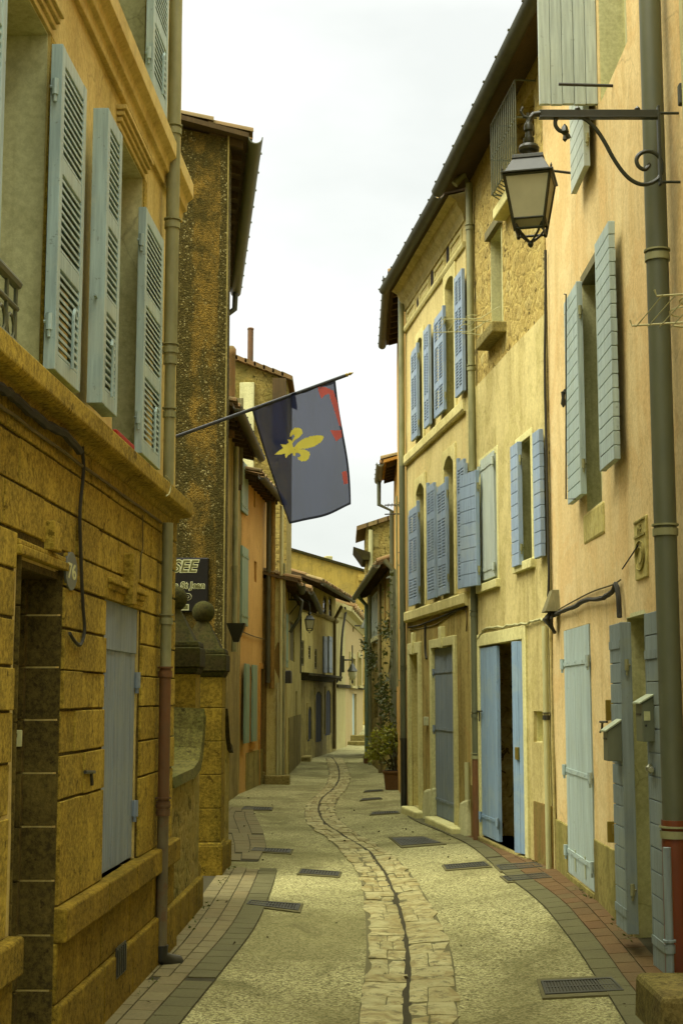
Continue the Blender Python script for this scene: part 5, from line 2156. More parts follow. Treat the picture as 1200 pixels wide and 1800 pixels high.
# ================================================================== orange house F at the frame's edge
FF = Frame((1.93, 3.6), (1.885, 7.48), (-1, 0))
rF = house('orange_house', 'deep orange house front with a cream pipe beside the thick downpipe', FF, M['orange'], 9.5, [], seed=31)
u = FF.L - .02
m = MB()
m.box(FF.L - .16, FF.L + .0, -.03, .010, .9, 9.4)
m.build('bare_stone_edge', M['rubble2'], rF, smooth=0)
pipe(rF, [(FF.L - .16, .035, EF.z(1195, 1100, .0)), (FF.L - .16, .035, 9.3)], .018, 'pvc')
for k in range(5):
    z = 2.2 + k * 1.3
    m = MB()
    m.box(FF.L - .10, FF.L - .05, .0, .05, z, z + .12)
    m.build('pipe_stub', M['whitewood' if k == 1 else 'zinc_dark'], rF, smooth=0, bevel=.008)
cable(rF, [(FF.L - .03, .03, 4.9), (FF.L - .2, .04, 4.86), (FF.L - .5, .03, 4.9)], .006, 'cable')
cable(rF, [(FF.L - .05, .03, 3.5), (FF.L - .25, .05, 3.65), (FF.L - .5, .03, 3.75)], .008, 'cable')

# stone block at the foot of F
p0, p1, p2 = gnd(1112, 1783), gnd(1112, 1752), gnd(1190, 1690)
sb = thing('stone_block', 'worn stone step block on the pavement by the red-footed downpipe', 'step', loc=(1.485, 7.2, 0))
y0, y1 = -.30, .32
m = MB()
h = .20
m.hexa([(-.0, y0, -.1), (.44, y0, -.1), (.44, y1, -.1), (-.0, y1, -.1)], [(.02, y0 + .02, h), (.44, y0 + .02, h), (.44, y1 - .02, h + .01), (.01, y1 - .02, h + .01)])
m.build('block', M['darkstep'], sb, smooth=0, bevel=.03)

# ================================================================== mailboxes on the door leaves
def mailbox(label, x0, x1, y0, y1, z0, z1, card):
    """box against the wall: x towards the street is -; the lid slopes to the street."""
    t = thing('mailbox', label, 'mailbox', loc=((x0 + x1) / 2, (y0 + y1) / 2, z0), group='sheet-metal mailboxes')
    a, b = (x1 - x0) / 2, (y1 - y0) / 2
    H = z1 - z0
    m = MB()
    m.hexa([(-a, -b, 0), (a, -b, 0), (a, b, 0), (-a, b, 0)], [(-a, -b, H - .07), (a, -b, H - .0), (a, b, H - .0), (-a, b, H - .07)])
    m.build('body', M['boxmetal'], t, smooth=0, bevel=.004)
    m = MB()
    m.hexa([(-a - .015, -b - .012, H - .073), (a, -b - .012, H + .004), (a, b + .012, H + .004), (-a - .015, b + .012, H - .073)],
           [(-a - .015, -b - .012, H - .064), (a, -b - .012, H + .014), (a, b + .012, H + .014), (-a - .015, b + .012, H - .064)])
    m.build('lid', M['boxlid'], t, smooth=0)
    m = MB()
    m.box(-a - .004, -a, -b * .75, b * .75, H * .52, H * .56)
    m.build('letter_slot', M['iron'], t, smooth=0)
    if card:
        m = MB()
        m.box(-a + .01, -a + .045, -b - .004, -b, H * .42, H * .60)
        m.build('name_card', M['enamelwhite'], t, smooth=0)
        m = MB()
        m.lathe((-a + .02, -b - .001, H * .32), [(.006, -.006), (.006, .006)], 8)
        m.build('keyhole', M['iron'], t)
    return t


pa, pb = on_y(1068, 1338, 8.95), on_y(1094, 1268, 8.95)
mailbox('smaller sheet-metal mailbox with pale lid on the open slate door leaf', pa.x, pb.x, 8.95, 9.10, pa.z, on_y(1080, 1266, 8.95).z, False)
pa, pb = on_y(1129, 1304, 8.22), on_y(1163, 1218, 8.22)
mailbox('larger grey mailbox with cream name card beside the thick downpipe', pa.x, pb.x, 8.22, 8.40, pa.z, pb.z + .01, True)

# junction box with its tangle of cables where the beige and peach houses meet
u, z = EF.uz(968, 1072, .06)
t = thing('junction_box', 'weathered wooden cable box above the cream pipe between two houses', 'junction box', M=EF.M @ Matrix.Translation((u, 0, z)))
m = MB()
m.hexa([(-.13, -.02, -.02), (.12, -.02, -.02), (.12, .13, -.02), (-.13, .13, -.02)], [(-.08, -.02, .17), (.09, -.02, .17), (.09, .06, .17), (-.08, .06, .17)])
m.build('hood', M['oldwood'], t, smooth=0, bevel=.004)
m = MB()
random.seed(5)
for k in range(9):
    a = random.uniform(-.08, .08)
    m.tube([(a, .05, -.01), (a + random.uniform(-.05, .05), .09 + random.uniform(-.03, .03), -.08), (a * .4, .06, -.15), (.0 + random.uniform(-.02, .02), .03, -.2)], .014, 6)
m.build('cable_tangle', M['cable'], t)


# ================================================================== street lamps
def lantern(t, s=1.0, rz=0.0, hang=(0, 0, 0), glass='lampglass'):
    """four-sided lantern hanging from point `hang`; s = scale (1: 0.27 m wide at the glass top)"""
    T = Matrix.Translation(hang) @ Matrix.Rotation(rz, 4, 'Z') @ Matrix.Scale(s, 4)

    def mbm():
        m = MB()
        m.m = T
        return m
    zt, zb = -.435, -.715          # glass top and foot
    a, b = .143, .098
    m = mbm()
    m.lathe((0, 0, 0), [(.012, 0), (.012, -.06), (.022, -.065), (.030, -.085), (.030, -.115), (.020, -.125), (.024, -.16), (.034, -.165), (.034, -.19),
                        (.030, -.20), (.058, -.215), (.066, -.232), (.062, -.25), (.045, -.262), (.040, -.285), (.055, -.31)][::-1], 18)
    m.build('vent_cap', M['lampmetal'], t)
    m = mbm()
    m.taper(-.325, .20, -.300, .19).taper(-.425, .285, -.325, .185).taper(-.437, .325, -.425, .325)
    for x, y in ((-1, -1), (1, -1), (1, 1), (-1, 1)):
        m.lathe((x * .15, y * .15, -.425), [(.006, 0), (.008, .015), (.0, .035)], 8)
    m.build('lamp_roof', M['lampmetal'], t, smooth=0, bevel=.002)
    m = mbm()
    # bars: corners, top hoop, foot hoop
    for x, y in ((-1, -1), (1, -1), (1, 1), (-1, 1)):
        m.tube([(x * a, y * a, zt), (x * b, y * b, zb)], .0095, 4)
        m.tube([(x * b, y * b, zb), (x * b * .86, y * b * .86, zb - .075)], .0105, 4)
        m.tube([(x * b * .86, y * b * .86, zb - .075), (x * b * .8, y * b * .8, zb - .03), (x * b * .55, y * b * .55, zb - .075), (x * b * .2, y * b * .2, zb - .115), (0, 0, zb - .13)], .008, 6)
    for w, z in ((a, zt - .008), (b, zb), (b * .87, zb - .06)):
        c = [(-w, -w, z), (w, -w, z), (w, w, z), (-w, w, z)]
        for p, q in zip(c, c[1:] + c[:1]):
            m.tube([p, q], .008 if z < zt - .1 else .010, 4)
    m.build('lamp_frame', M['lampmetal'], t, smooth=0)
    m = mbm()
    for k in range(4):
        r = Matrix.Rotation(k * math.pi / 2, 4, 'Z')
        i, o_ = .006, .002
        p = [(-a + i, -a + o_, zt - .01), (a - i, -a + o_, zt - .01), (b - i, -b + o_, zb + .005), (-b + i, -b + o_, zb + .005)]
        q = [(x, y + .004, z) for x, y, z in p]
        m.m = T @ r
        m.add(p + q, [(0, 1, 2, 3), (7, 6, 5, 4), (0, 4, 5, 1), (1, 5, 6, 2), (2, 6, 7, 3), (3, 7, 4, 0)])
    m.m = T
    m.box(-b + .01, b - .01, -b + .01, b - .01, zb + .006, zb + .012)
    m.build('lamp_glass', M[glass], t, smooth=0)
    m = mbm()
    m.lathe((0, 0, 0), [(.0, zb - .165), (.014, zb - .155), (.020, zb - .14), (.012, zb - .125)], 12)
    m.build('finial', M['lampmetal'], t)
    m = mbm()
    m.lathe((0, 0, 0), [(.0, -.60), (.035, -.585), (.042, -.55), (.025, -.50), (.02, -.44)], 12)
    m.build('bulb', M['white'], t)


DL = 7.60
root_p = on_y(1156, 199, DL)
hang_p = on_y(928, 203, DL)
foot_p = on_y(1160, 318, DL)
t = thing('street_lamp', 'iron scroll bracket lantern with frosted panes hung across the thick grey downpipe', 'street lamp', loc=(root_p.x, DL, root_p.z), group='hanging street lanterns')
hx = hang_p.x - root_p.x
scal = (on_y(938, 440, DL).z - hang_p.z) / -.88
lantern(t, scal, R(-14), (hx, 0, .0))
m = MB()
m.box(hx + .06, .0, -.012, .012, -.022, .018)
m.box(hx + .06, .0, -.020, .020, -.032, -.022)
m.tube([(hx + .07, 0, -.002), (hx + .03, 0, -.008), (hx + .01, 0, -.03), (hx, 0, -.06)], .017, 8)
m.tube([(hx + .01, 0, -.03), (hx - .025, 0, -.02), (hx - .04, 0, .01), (hx - .028, 0, .035)], .009, 8)
for x in (hx * .62, hx * .16):
    m.lathe((x, 0, 0), [(.012, .015), (.018, .025), (.0, .045)], 8)
m.build('bracket_arm', M['lampmetal'], t, smooth=0, bevel=.003)
m = MB()
pp = lambda x, y: (on_y(x, y, DL).x - root_p.x, 0, on_y(x, y, DL).z - root_p.z)
sc = [(1000, 243), (996, 236), (990, 232), (982, 229), (976, 221), (976, 211), (984, 204), (998, 203), (1015, 205), (1030, 211), (1046, 226), (1062, 250), (1076, 276), (1092, 300), (1108, 316), (1126, 324), (1143, 322), (1157, 313), (1163, 300),
      (1162, 285), (1154, 272), (1140, 266), (1126, 269), (1118, 279), (1121, 292), (1132, 298), (1140, 291), (1138, 288)]
P = []
pts = [Vector(pp(*q)) for q in sc]
for i in range(len(pts) - 1):
    p0, p1, p2, p3 = pts[max(0, i - 1)], pts[i], pts[i + 1], pts[min(len(pts) - 1, i + 2)]
    for k in range(4):
        q = k / 4
        P.append(.5 * ((2 * p1) + (p2 - p0) * q + (2 * p0 - 5 * p1 + 4 * p2 - p3) * q * q + (3 * p1 - p0 - 3 * p2 + p3) * q ** 3))
P.append(pts[-1])
m.tube(P, .012, 8)
m.lathe(pp(992, 232), [(.0, -.06), (.014, -.045), (.010, -.02), (.024, .0), (.016, .03), (.0, .05)], 8)
m.build('bracket_scroll', M['lampmetal'], t)
m = MB()
m.box(-.008, .008, -.02, .02, -.42, .04)
m.tube([(0, 0, 0), (1.885 - root_p.x, 0, 0)], .009, 6)
m.tube([(0, 0, -.40), (1.885 - root_p.x, 0, -.40)], .009, 6)
m.build('wall_plate', M['lampmetal'], t, smooth=0, bevel=.004)

# second lamp: iron arm from the brown house corner
D2 = 30.2
h2 = on_y(544, 1066, D2)
r2 = on_y(499, 1053, D2)
t = thing('street_lamp', 'plain lantern on a straight black arm in front of the timbered yellow house', 'street lamp', loc=(r2.x, D2, r2.z), group='hanging street lanterns')
hz = h2.z - r2.z
s2 = (on_y(544, 1104, D2).z - h2.z) / -.88 * 1.25
lantern(t, s2, R(8), (h2.x - r2.x, 0, hz - .0))
m = MB()
m.tube([(-.12, 0, 0), (h2.x - r2.x - .12, 0, -.02), (h2.x - r2.x - .03, 0, -.06), (h2.x - r2.x, 0, hz - .02)], .022, 8)
m.tube([(-.1, 0, -.45), (.1, 0, -.35), (.3, 0, -.1)], .012, 6)
m.build('bracket_arm', M['lampmetal'], t)
m = MB()
m.box(-.16, -.10, -.06, .06, -.5, .1)
m.build('wall_plate', M['lampmetal'], t, smooth=0)

D3 = 44.0
h3 = on_y(619, 1160, D3)
r3 = on_y(604, 1160, D3)
t = thing('street_lamp', 'dark round-bottomed lantern on a green wall plate of the pale house', 'street lamp', loc=(r3.x, D3, r3.z), group='hanging street lanterns')
m = MB()
m.tube([(0, 0, 0), (h3.x - r3.x, 0, 0), (h3.x - r3.x, 0, -.12)], .025, 8)
m.tube([(h3.x - r3.x, 0, .45), (h3.x - r3.x, 0, 0)], .02, 8)
m.build('bracket_arm', M['lampmetal'], t)
m = MB()
m.box(-.09, .02, -.15, .15, -.38, .12)
m.build('wall_plate', M['lampmetal'], t, smooth=0)
m = MB()
m.lathe((h3.x - r3.x, 0, 0), [(.14, -.36), (.16, -.34), (.09, -.22), (.05, -.14), (.02, -.1)], 14)
m.build('lamp_roof', M['lampmetal'], t)
m = MB()
m.lathe((h3.x - r3.x, 0, 0), [(.02, -.62), (.08, -.58), (.12, -.48), (.13, -.365)], 14)
m.build('lamp_glass', M['lampglass'], t)
m = MB()
m.lathe((h3.x - r3.x, 0, 0), [(.0, -.74), (.03, -.70), (.03, -.62)], 8)
m.build('finial', M['lampmetal'], t)
# conical wall lamp on the ivy house corner
D4 = 36.0
p4 = on_y(645, 1100, D4)
t = thing('wall_lamp', 'small conical metal shade on a rod at the ivy house corner', 'wall lamp', loc=(p4.x, D4, p4.z))
m = MB()
m.tube([(.0, 0, 0), (-.32, 0, .0)], .018, 6)
m.build('bracket_arm', M['iron'], t)
m = MB()
m.lathe((-.05, 0, -.06), [(.13, 0), (.12, .04), (.05, .16), (.03, .22)], 12)
m.build('lamp_shade', M['zinc_green'], t)

# ================================================================== flag
DFL = 9.86
b0, b1 = on_y(306, 769, DFL), on_y(621, 655, DFL)
org = Vector((b0.x, DFL, b0.z))
t = thing('flag', 'dark blue flag with a yellow fleur-de-lis on a slanting pole over the street', 'flag', loc=org)
dirp = (Vector((b1.x, DFL, b1.z)) - org)
m = MB()
m.tube([-dirp * .10, dirp * .955], .0125, 10)
m.build('pole', M['flaghem'] if False else metal('navy_pole_paint', (.035, .042, .075), (.05, .05, .07), .45), t)
m = MB()
q = dirp.normalized()
m.tube([dirp * .953, dirp * .958, dirp * .966, dirp * .972, dirp * .98, dirp], .01, 10, rs=[.009, .013, .013, .007, .012, .002])
m.build('pole_tip', M['brass'], t)
m = MB()
m.tube([-dirp * .14, -dirp * .02], .024, 10)
m.box(-.19, -.13, -.05, .05, -.18, .06)
m.build('pole_socket', M['iron'], t)


def fl(x, y):          # photo crop grid -> pixel
    return (380 + x / 3.75, 560 + y / 3.75)


ftl, ftr, fbr, fbl = (442, 718), (589.5, 667.5), (616.5, 888), (508, 919)
NU, NV = 150, 210


def fpx(s, v):
    l = (ftl[0] + (fbl[0] - ftl[0]) * v - 2.5 * math.sin(math.pi * v), ftl[1] + (fbl[1] - ftl[1]) * v)
    r = (ftr[0] + (fbr[0] - ftr[0]) * v - 3.5 * math.sin(2 * math.pi * v) * .6 + 3 * math.sin(math.pi * v), ftr[1] + (fbr[1] - ftr[1]) * v)
    x, y = l[0] + (r[0] - l[0]) * s, l[1] + (r[1] - l[1]) * s
    y += 5 * math.sin(math.pi * s) * v - 1.5 * math.sin(math.pi * s) * (1 - v)
    return x, y


FLEUR = [
    [(510, 852), (535, 822), (575, 792), (620, 772), (670, 766), (704, 772), (707, 784), (690, 812), (650, 836), (600, 855), (560, 860), (520, 866)],
    [(494, 830), (512, 806), (540, 790), (560, 772), (571, 752), (566, 733), (545, 722), (518, 722), (498, 736), (487, 756), (486, 776), (498, 770), (510, 764), (517, 772), (512, 788), (498, 804), (488, 812)],
    [(505, 866), (545, 862), (585, 864), (612, 876), (617, 896), (608, 922), (590, 940), (562, 941), (538, 925), (534, 912), (546, 914), (556, 906), (553, 894), (538, 887), (512, 884)],
    [(468, 792), (492, 796), (498, 812), (506, 838), (516, 862), (524, 896), (512, 907), (502, 884), (490, 850), (478, 812)],
    [(384, 890), (412, 868), (440, 850), (424, 824), (458, 826), (478, 814), (496, 834), (506, 866), (500, 884), (478, 892), (456, 918), (452, 886), (420, 892)],
]
REDS = [
    [(668, 450), (715, 446), (752, 456), (748, 482), (716, 500), (692, 528), (682, 502), (672, 474)],
    [(738, 456), (772, 468), (784, 512), (800, 560), (812, 630), (824, 715), (808, 700), (790, 640), (768, 570), (748, 510)],
    [(750, 730), (824, 738), (830, 782), (790, 808), (772, 772)],
    [(826, 1014), (858, 1008), (868, 1092), (840, 1096)],
]
FLEUR = [[fl(*p) for p in q] for q in FLEUR]
REDS = [[fl(*p) for p in q] for q in REDS]


def inside(p, poly):
    x, y = p
    r = False
    for (x1, y1), (x2, y2) in zip(poly, poly[1:] + poly[:1]):
        if (y1 > y) != (y2 > y) and x < (x2 - x1) * (y - y1) / (y2 - y1) + x1:
            r = not r
    return r


vs, fs, mi = [], [], []
for j in range(NV + 1):
    for i in range(NU + 1):
        s, v = i / NU, j / NV
        x, y = fpx(s, v)
        p = on_y(x, y, DFL) - org
        w = .024 * math.sin(s * 9 + v * 2.2) * (.3 + v) + .022 * math.sin(s * 22 + v * 3) * max(0, 1 - v * 1.2) + .03 * v * math.sin(s * 3.5 + 1)
        vs.append((p.x, w + .012, p.z))
for j in range(NV):
    for i in range(NU):
        a = j * (NU + 1) + i
        fs.append((a, a + 1, a + NU + 2, a + NU + 1))
        c = fpx((i + .5) / NU, (j + .5) / NV)
        k = 0
        if i < 3 or i >= NU - 4 or j >= NV - 4 or j < 4:
            k = 1
        if any(inside(c, q) for q in REDS):
            k = 3
        if any(inside(c, q) for q in FLEUR):
            k = 2
        mi.append(k)
me = bpy.data.meshes.new('flag_cloth')
me.from_pydata(vs, [], fs)
for k in ('flagblue', 'flaghem', 'flagyellow', 'flagred'):
    me.materials.append(M[k])
me.polygons.foreach_set('material_index', mi)
me.polygons.foreach_set('use_smooth', [True] * len(fs))
o = bpy.data.objects.new('flag_cloth', me)
COL.objects.link(o)
o.parent = t

# ================================================================== drying racks, aerial
def rack(label, fr, hang, y_out, pxl, z, n=6, drop=.16):
    t = thing('drying_rack', label, 'drying rack', M=fr.M @ Matrix.Translation((hang, 0, z)), group='wire drying racks')
    m = MB()
    for x in (-.27, .27):
        m.tube([(x, .0, drop), (x, y_out * .35, .02), (x, y_out, .0), (x, y_out + .01, .03)], .005, 6)
        m.tube([(x, .0, -.02), (x, y_out * .5, .0)], .006, 6)
        m.build('arm', M['pvc'], t)
        m = MB()
    m = MB()
    for k in range(n):
        y = y_out * (k + .6) / n
        m.tube([(-.29, y, .0), (.29, y, .0)], .003, 5)
    for q in range(3):
        pts = [(-.3 + .2 * q + .05 * math.cos(a * .5236), y_out * .5 + .06 * math.sin(a * .5236), .015 + .004 * a) for a in range(12)]
        m.tube(pts, .004, 5)
    m.build('wires', M['pvc'], t)
    return t


ur = (hw_rub[0] + hw_rub[1]) / 2
rack('white wire drying rack outside the sill of the rubble-walled window', DF, ur + .1, .62, 0, hw_rub[2] + .05)
rack('white wire drying rack jutting from the orange house beside the thick downpipe', FF, FF.L - .72, .42, 0, FF.z(1170, 590, .2), 7)

DA = 23.5
pa = on_y(697, 930, DA)
t = thing('tv_aerial', 'thin television aerial with two crossbars beside the yellow house corner', 'aerial', loc=(pa.x, DA, pa.z))
zt = on_y(697, 872, DA).z - pa.z
m = MB()
m.tube([(0, 0, -2.6), (0, 0, zt)], .018, 8)
m.tube([(0, 0, -2.5), (.27, 0, -2.5)], .012, 6)
m.tube([(0, 0, -.6), (.28, 0, -.6)], .012, 6)
m.build('mast', M['zinc'], t)
m = MB()
for y in (888, 904):
    z = on_y(697, y, DA).z - pa.z
    m.tube([(-.20, 0, z), (.16, 0, z + .01)], .012, 6)
m.build('crossbar', M['iron'], t)
m = MB()
for k in range(5):
    a = -.14 + k * .06
    z = on_y(697, 888, DA).z - pa.z
    m.tube([(a, -.2, z), (a, .2, z)], .006, 5)
m.tube([(.04, 0, 0), (.12, .0, -.15), (.1, 0, -.35), (.02, 0, -.4)], .006, 5)
m.build('elements', M['iron'], t)


# ================================================================== plants
def leaf_cloud(mb, centre, rad, n, size, seed=0, squash=(1, 1, 1), hollow=.35, gaps=.0):
    rg = random.Random(seed)
    for _ in range(n):
        while True:
            p = Vector((rg.uniform(-1, 1), rg.uniform(-1, 1), rg.uniform(-1, 1)))
            if hollow < p.length < 1:
                break
        c = Vector(centre) + Vector((p.x * rad * squash[0], p.y * rad * squash[1], p.z * rad * squash[2]))
        if gaps and noise.noise(c * 5.0 + Vector((seed, 0, 0))) < gaps - .5:
            continue
        leaf(mb, c, size * rg.uniform(.6, 1.3), rg)


def leaf(mb, c, s, rg, out=None):
    d = Vector((rg.uniform(-1, 1), rg.uniform(-1, 1), rg.uniform(-.7, .5))).normalized()
    n = d.orthogonal().normalized()
    n = Matrix.Rotation(rg.uniform(0, 6.28), 3, d) @ n
    e = d.cross(n)
    mb.cur = rg.random()
    mb.add([c, c + d * s * .5 + e * s * .28 + n * s * .06, c + d * s, c + d * s * .5 - e * s * .28 + n * s * .06], [(0, 1, 2, 3)])


pp_ = gnd(691, 1389)
POT = Vector((pp_.x + .02, pp_.y + .2, 0))
t = thing('plant_pot', 'square brown planter on the pavement in front of the ivy house', 'plant pot', loc=(POT.x, POT.y, ground_z(POT.x, POT.y)))
m = MB()
m.taper(0, .30, .28, .36).taper(.28, .39, .325, .39)
m.build('pot', M['terracotta'], t, smooth=0, bevel=.008)
m = MB()
m.box(-.165, .165, -.165, .165, .30, .329)
m.build('soil', M['soil'], t, smooth=0)
t = thing('potted_shrub', 'yellow-green leafy shrub growing from the brown planter', 'shrub', loc=(POT.x, POT.y, ground_z(POT.x, POT.y) + .325))
m = MB()
rg = random.Random(4)
for k in range(9):
    a = rg.uniform(0, 6.28)
    e = Vector((.30 * math.cos(a) - .12, .26 * math.sin(a), rg.uniform(.3, .75)))
    m.tube([(0.02 * k - .08, 0, -.02), (e.x * .35, e.y * .35, e.z * .4), e], .008, 5)
m.build('stems', M['bark'], t)
m = MB()
leaf_cloud(m, (-.12, 0, .48), .34, 620, .085, 2, (1.0, .9, .85), .1, .35)
leaf_cloud(m, (-.34, -.05, .25), .2, 200, .08, 3, (1, 1, .9), .1, .3)
leaf_cloud(m, (.06, 0, .68), .2, 160, .08, 5, (1, 1, .8), .1, .3)
m.build('leaves', M['leaf'], t, smooth=0)

t = thing('climbing_plant', 'dark ivy climbing the rubble wall behind the potted shrub', 'ivy', M=NF.M)
rg = random.Random(9)
st, lv = MB(), MB()
for (pts, n) in (([(688, 1340), (689, 1250), (684, 1180), (690, 1120), (686, 1075)], 170), ([(690, 1300), (682, 1240), (676, 1215), (680, 1200)], 300),
                 ([(688, 1230), (690, 1160), (693, 1060), (694, 1010)], 130), ([(655, 1180), (652, 1150), (647, 1140), (642, 1136)], 180), ([(655, 1150), (661, 1160), (664, 1168)], 120), ([(684, 1120), (681, 1105), (683, 1090)], 120),
                 ([(693, 1340), (694, 1290), (693, 1230)], 420)):
    P = [Vector(NF.uz(x, y, .06)[0:1] + (.06,) + NF.uz(x, y, .06)[1:2]) for x, y in pts]
    st.tube(P, .014, 5)
    for _ in range(n):
        i = rg.randrange(len(P) - 1)
        q = rg.random()
        c = P[i].lerp(P[i + 1], q) + Vector((rg.gauss(0, .55), rg.uniform(0, .16), rg.gauss(0, .13)))
        if noise.noise(c * 3.0) < -.12:
            continue
        leaf(lv, c, rg.uniform(.06, .12), rg)
st.build('ivy_vine', M['bark'], t)
lv.build('leaves', M['ivy'], t, smooth=0)

# ================================================================== road, channel, pavements
mb = MB()
ys = [1.0 + .35 * i for i in range(90)] + [32.5 + i for i in range(31)]
ts = [-1.25, -1, -.8, -.6, -.4, -.2, -.08, 0, .08, .2, .4, .6, .8, 1, 1.25]
vs, fs = [], []
for y in ys:
    xl, xc, xr = interp(XL, y), interp(XC, y), interp(XR, y)
    for q in ts:
        x = xc + (xc - xl) * q if q < 0 else xc + (xr - xc) * q
        vs.append((x, y, ground_z(x, y)))
K = len(ts)
for j in range(len(ys) - 1):
    for i in range(K - 1):
        fs.append((j * K + i, j * K + i + 1, (j + 1) * K + i + 1, (j + 1) * K + i))
mb.add(vs, fs)
o = mb.build('road', M['aggregate'], None, smooth=80)
o['kind'] = 'structure'
mb = MB()
mb.add([(-400, -200, -.42), (400, -200, -.42), (400, 600, -.42), (-400, 600, -.42)], [(0, 1, 2, 3)])
o = mb.build('ground', M['earth'], None, smooth=0)
o['kind'] = 'structure'


def poly_at(pts, sub=6):
    P = [gnd(*p) for p in pts]
    out = []
    for i in range(len(P) - 1):
        p0, p1, p2, p3 = P[max(0, i - 1)], P[i], P[i + 1], P[min(len(P) - 1, i + 2)]
        for k in range(sub):
            q = k / sub
            out.append(.5 * ((2 * p1) + (p2 - p0) * q + (2 * p0 - 5 * p1 + 4 * p2 - p3) * q * q + (3 * p1 - p0 - 3 * p2 + p3) * q ** 3))
    out.append(P[-1])
    return out


def resample(P, step):
    out, acc = [P[0]], 0
    for a, b in zip(P, P[1:]):
        L = (b - a).length
        while acc + L >= step:
            q = (step - acc) / L
            a = a.lerp(b, q)
            out.append(a)
            L = (b - a).length
            acc = 0
        acc += L
    return out


def by_y(tab, y):
    return interp(tab, y)


cen = poly_at([(722, 1990), (714, 1860), (712, 1794), (718, 1714), (712, 1645), (700, 1595), (683, 1549), (664, 1518), (645, 1495), (607, 1472), (570, 1446), (560, 1424), (566, 1404), (588, 1384), (596, 1365), (593, 1346), (584, 1332)])
lef = poly_at([(622, 1990), (628, 1860), (635, 1779), (647, 1664), (637, 1553), (612, 1510), (575, 1473), (545, 1453), (536, 1430), (545, 1408), (568, 1388), (578, 1366), (576, 1345), (572, 1331)])
rig = poly_at([(835, 1990), (812, 1860), (801, 1794), (793, 1690), (773, 1629), (741, 1569), (706, 1521), (668, 1490), (618, 1460), (588, 1430), (594, 1404), (608, 1386), (615, 1367), (608, 1345), (598, 1331)])
tabs = [[(p.y, p.x) for p in sorted(q, key=lambda p: p.y)] for q in (lef, cen, rig)]
mb = MB()
rg = random.Random(11)
wob = lambda yy: .014 * noise.noise((yy * 2.1, 0, 4)) + .008 * noise.noise((yy * 7, 0, 9))
yend = min(tab[-1][0] for tab in tabs)
y = 4.2
rows = []
for side in (0, 1):
    y = 4.2 + side * .2
    while y < yend - .2:
        ln = rg.uniform(.22, .5)
        y2 = min(y + ln, yend)
        xs = lambda yy: (by_y(tabs[0], yy), by_y(tabs[1], yy) - .013 + wob(yy)) if side == 0 else (by_y(tabs[1], yy) + .013 + wob(yy + 30), by_y(tabs[2], yy))
        sp = [0] if rg.random() < .3 else ([0, rg.uniform(.3, .7)] if rg.random() < .7 else [0, .33, .68])
        sp.append(1)
        for qa, qb in zip(sp, sp[1:]):
            mb.cur = rg.random()
            n = 3
            dz = rg.uniform(.012, .022)
            ya, yb = y + .003 + rg.uniform(0, .006), y2 - .003
            prev = None
            jl, jr = rg.uniform(-.035, .035), rg.uniform(-.035, .035)
            for k in range(n + 1):
                yy = ya + (yb - ya) * k / n
                a, b = xs(yy)
                e = .003 if len(sp) > 2 else 0
                x0, x1 = a + (b - a) * qa + (e if qa else 0) + (jl if side == 0 and qa == 0 else 0) * math.sin(k), a + (b - a) * qb - (e if qb < 1 else 0) + (jr if side == 1 and qb == 1 else 0) * math.sin(k + 1)
                row = []
                nx = 4
                for i in range(nx + 1):
                    x = x0 + (x1 - x0) * i / nx
                    edge = min(i, nx - i, k * 1.4, (n - k) * 1.4)
                    row.append(Vector((x, yy, ground_z(x, yy) + dz + .008 * noise.noise((x * 7, yy * 7, 2)) - (.008 if edge < .5 else 0))))
                if prev:
                    for i in range(nx):
                        mb.add([prev[i], prev[i + 1], row[i + 1], row[i]], [(0, 1, 2, 3)])
                    mb.add([prev[0], row[0], row[0] - Vector((0, 0, .05)), prev[0] - Vector((0, 0, .05))], [(0, 1, 2, 3)])
                    mb.add([prev[nx], row[nx], row[nx] - Vector((0, 0, .05)), prev[nx] - Vector((0, 0, .05))], [(0, 1, 2, 3)])
                if k in (0, n):
                    for i in range(nx):
                        mb.add([row[i], row[i + 1], row[i + 1] - Vector((0, 0, .05)), row[i] - Vector((0, 0, .05))], [(0, 1, 2, 3)])
                prev = row
        y = y2
o = mb.build('gutter_stones', M['slab'], None, smooth=40)
o['kind'] = 'structure'
o.name = 'road_channel'
# dark silt in the open joint
mb = MB()
vs, fs = [], []
yy = 4.2
while yy < yend:
    a, b = by_y(tabs[0], yy), by_y(tabs[2], yy)
    c = by_y(tabs[1], yy)
    vs += [(a - .012, yy, ground_z(a, yy) + .004), (c, yy, ground_z(c, yy) + .004), (b + .012, yy, ground_z(b, yy) + .004)]
    yy += .1
for k in range(len(vs) // 3 - 1):
    for i in range(2):
        fs.append((k * 3 + i, k * 3 + i + 1, k * 3 + i + 4, k * 3 + i + 3))
mb.add(vs, fs)
o = mb.build('channel_silt', M['silt'], None, smooth=80)
o['kind'] = 'structure'
o.name = 'road_silt'
mb = MB()
vs, fs = [], []
yy = 4.2
while yy < yend:
    c = by_y(tabs[1], yy) + (wob(yy) + wob(yy + 30)) / 2
    vs += [(c - .03, yy, ground_z(c, yy) + .0065), (c + .03, yy, ground_z(c, yy) + .0065)]
    yy += .07
for k in range(len(vs) // 2 - 1):
    fs.append((k * 2, k * 2 + 1, k * 2 + 3, k * 2 + 2))
mb.add(vs, fs)
q_ = mb.build('wet_joint', M['dirt'], o, smooth=80)


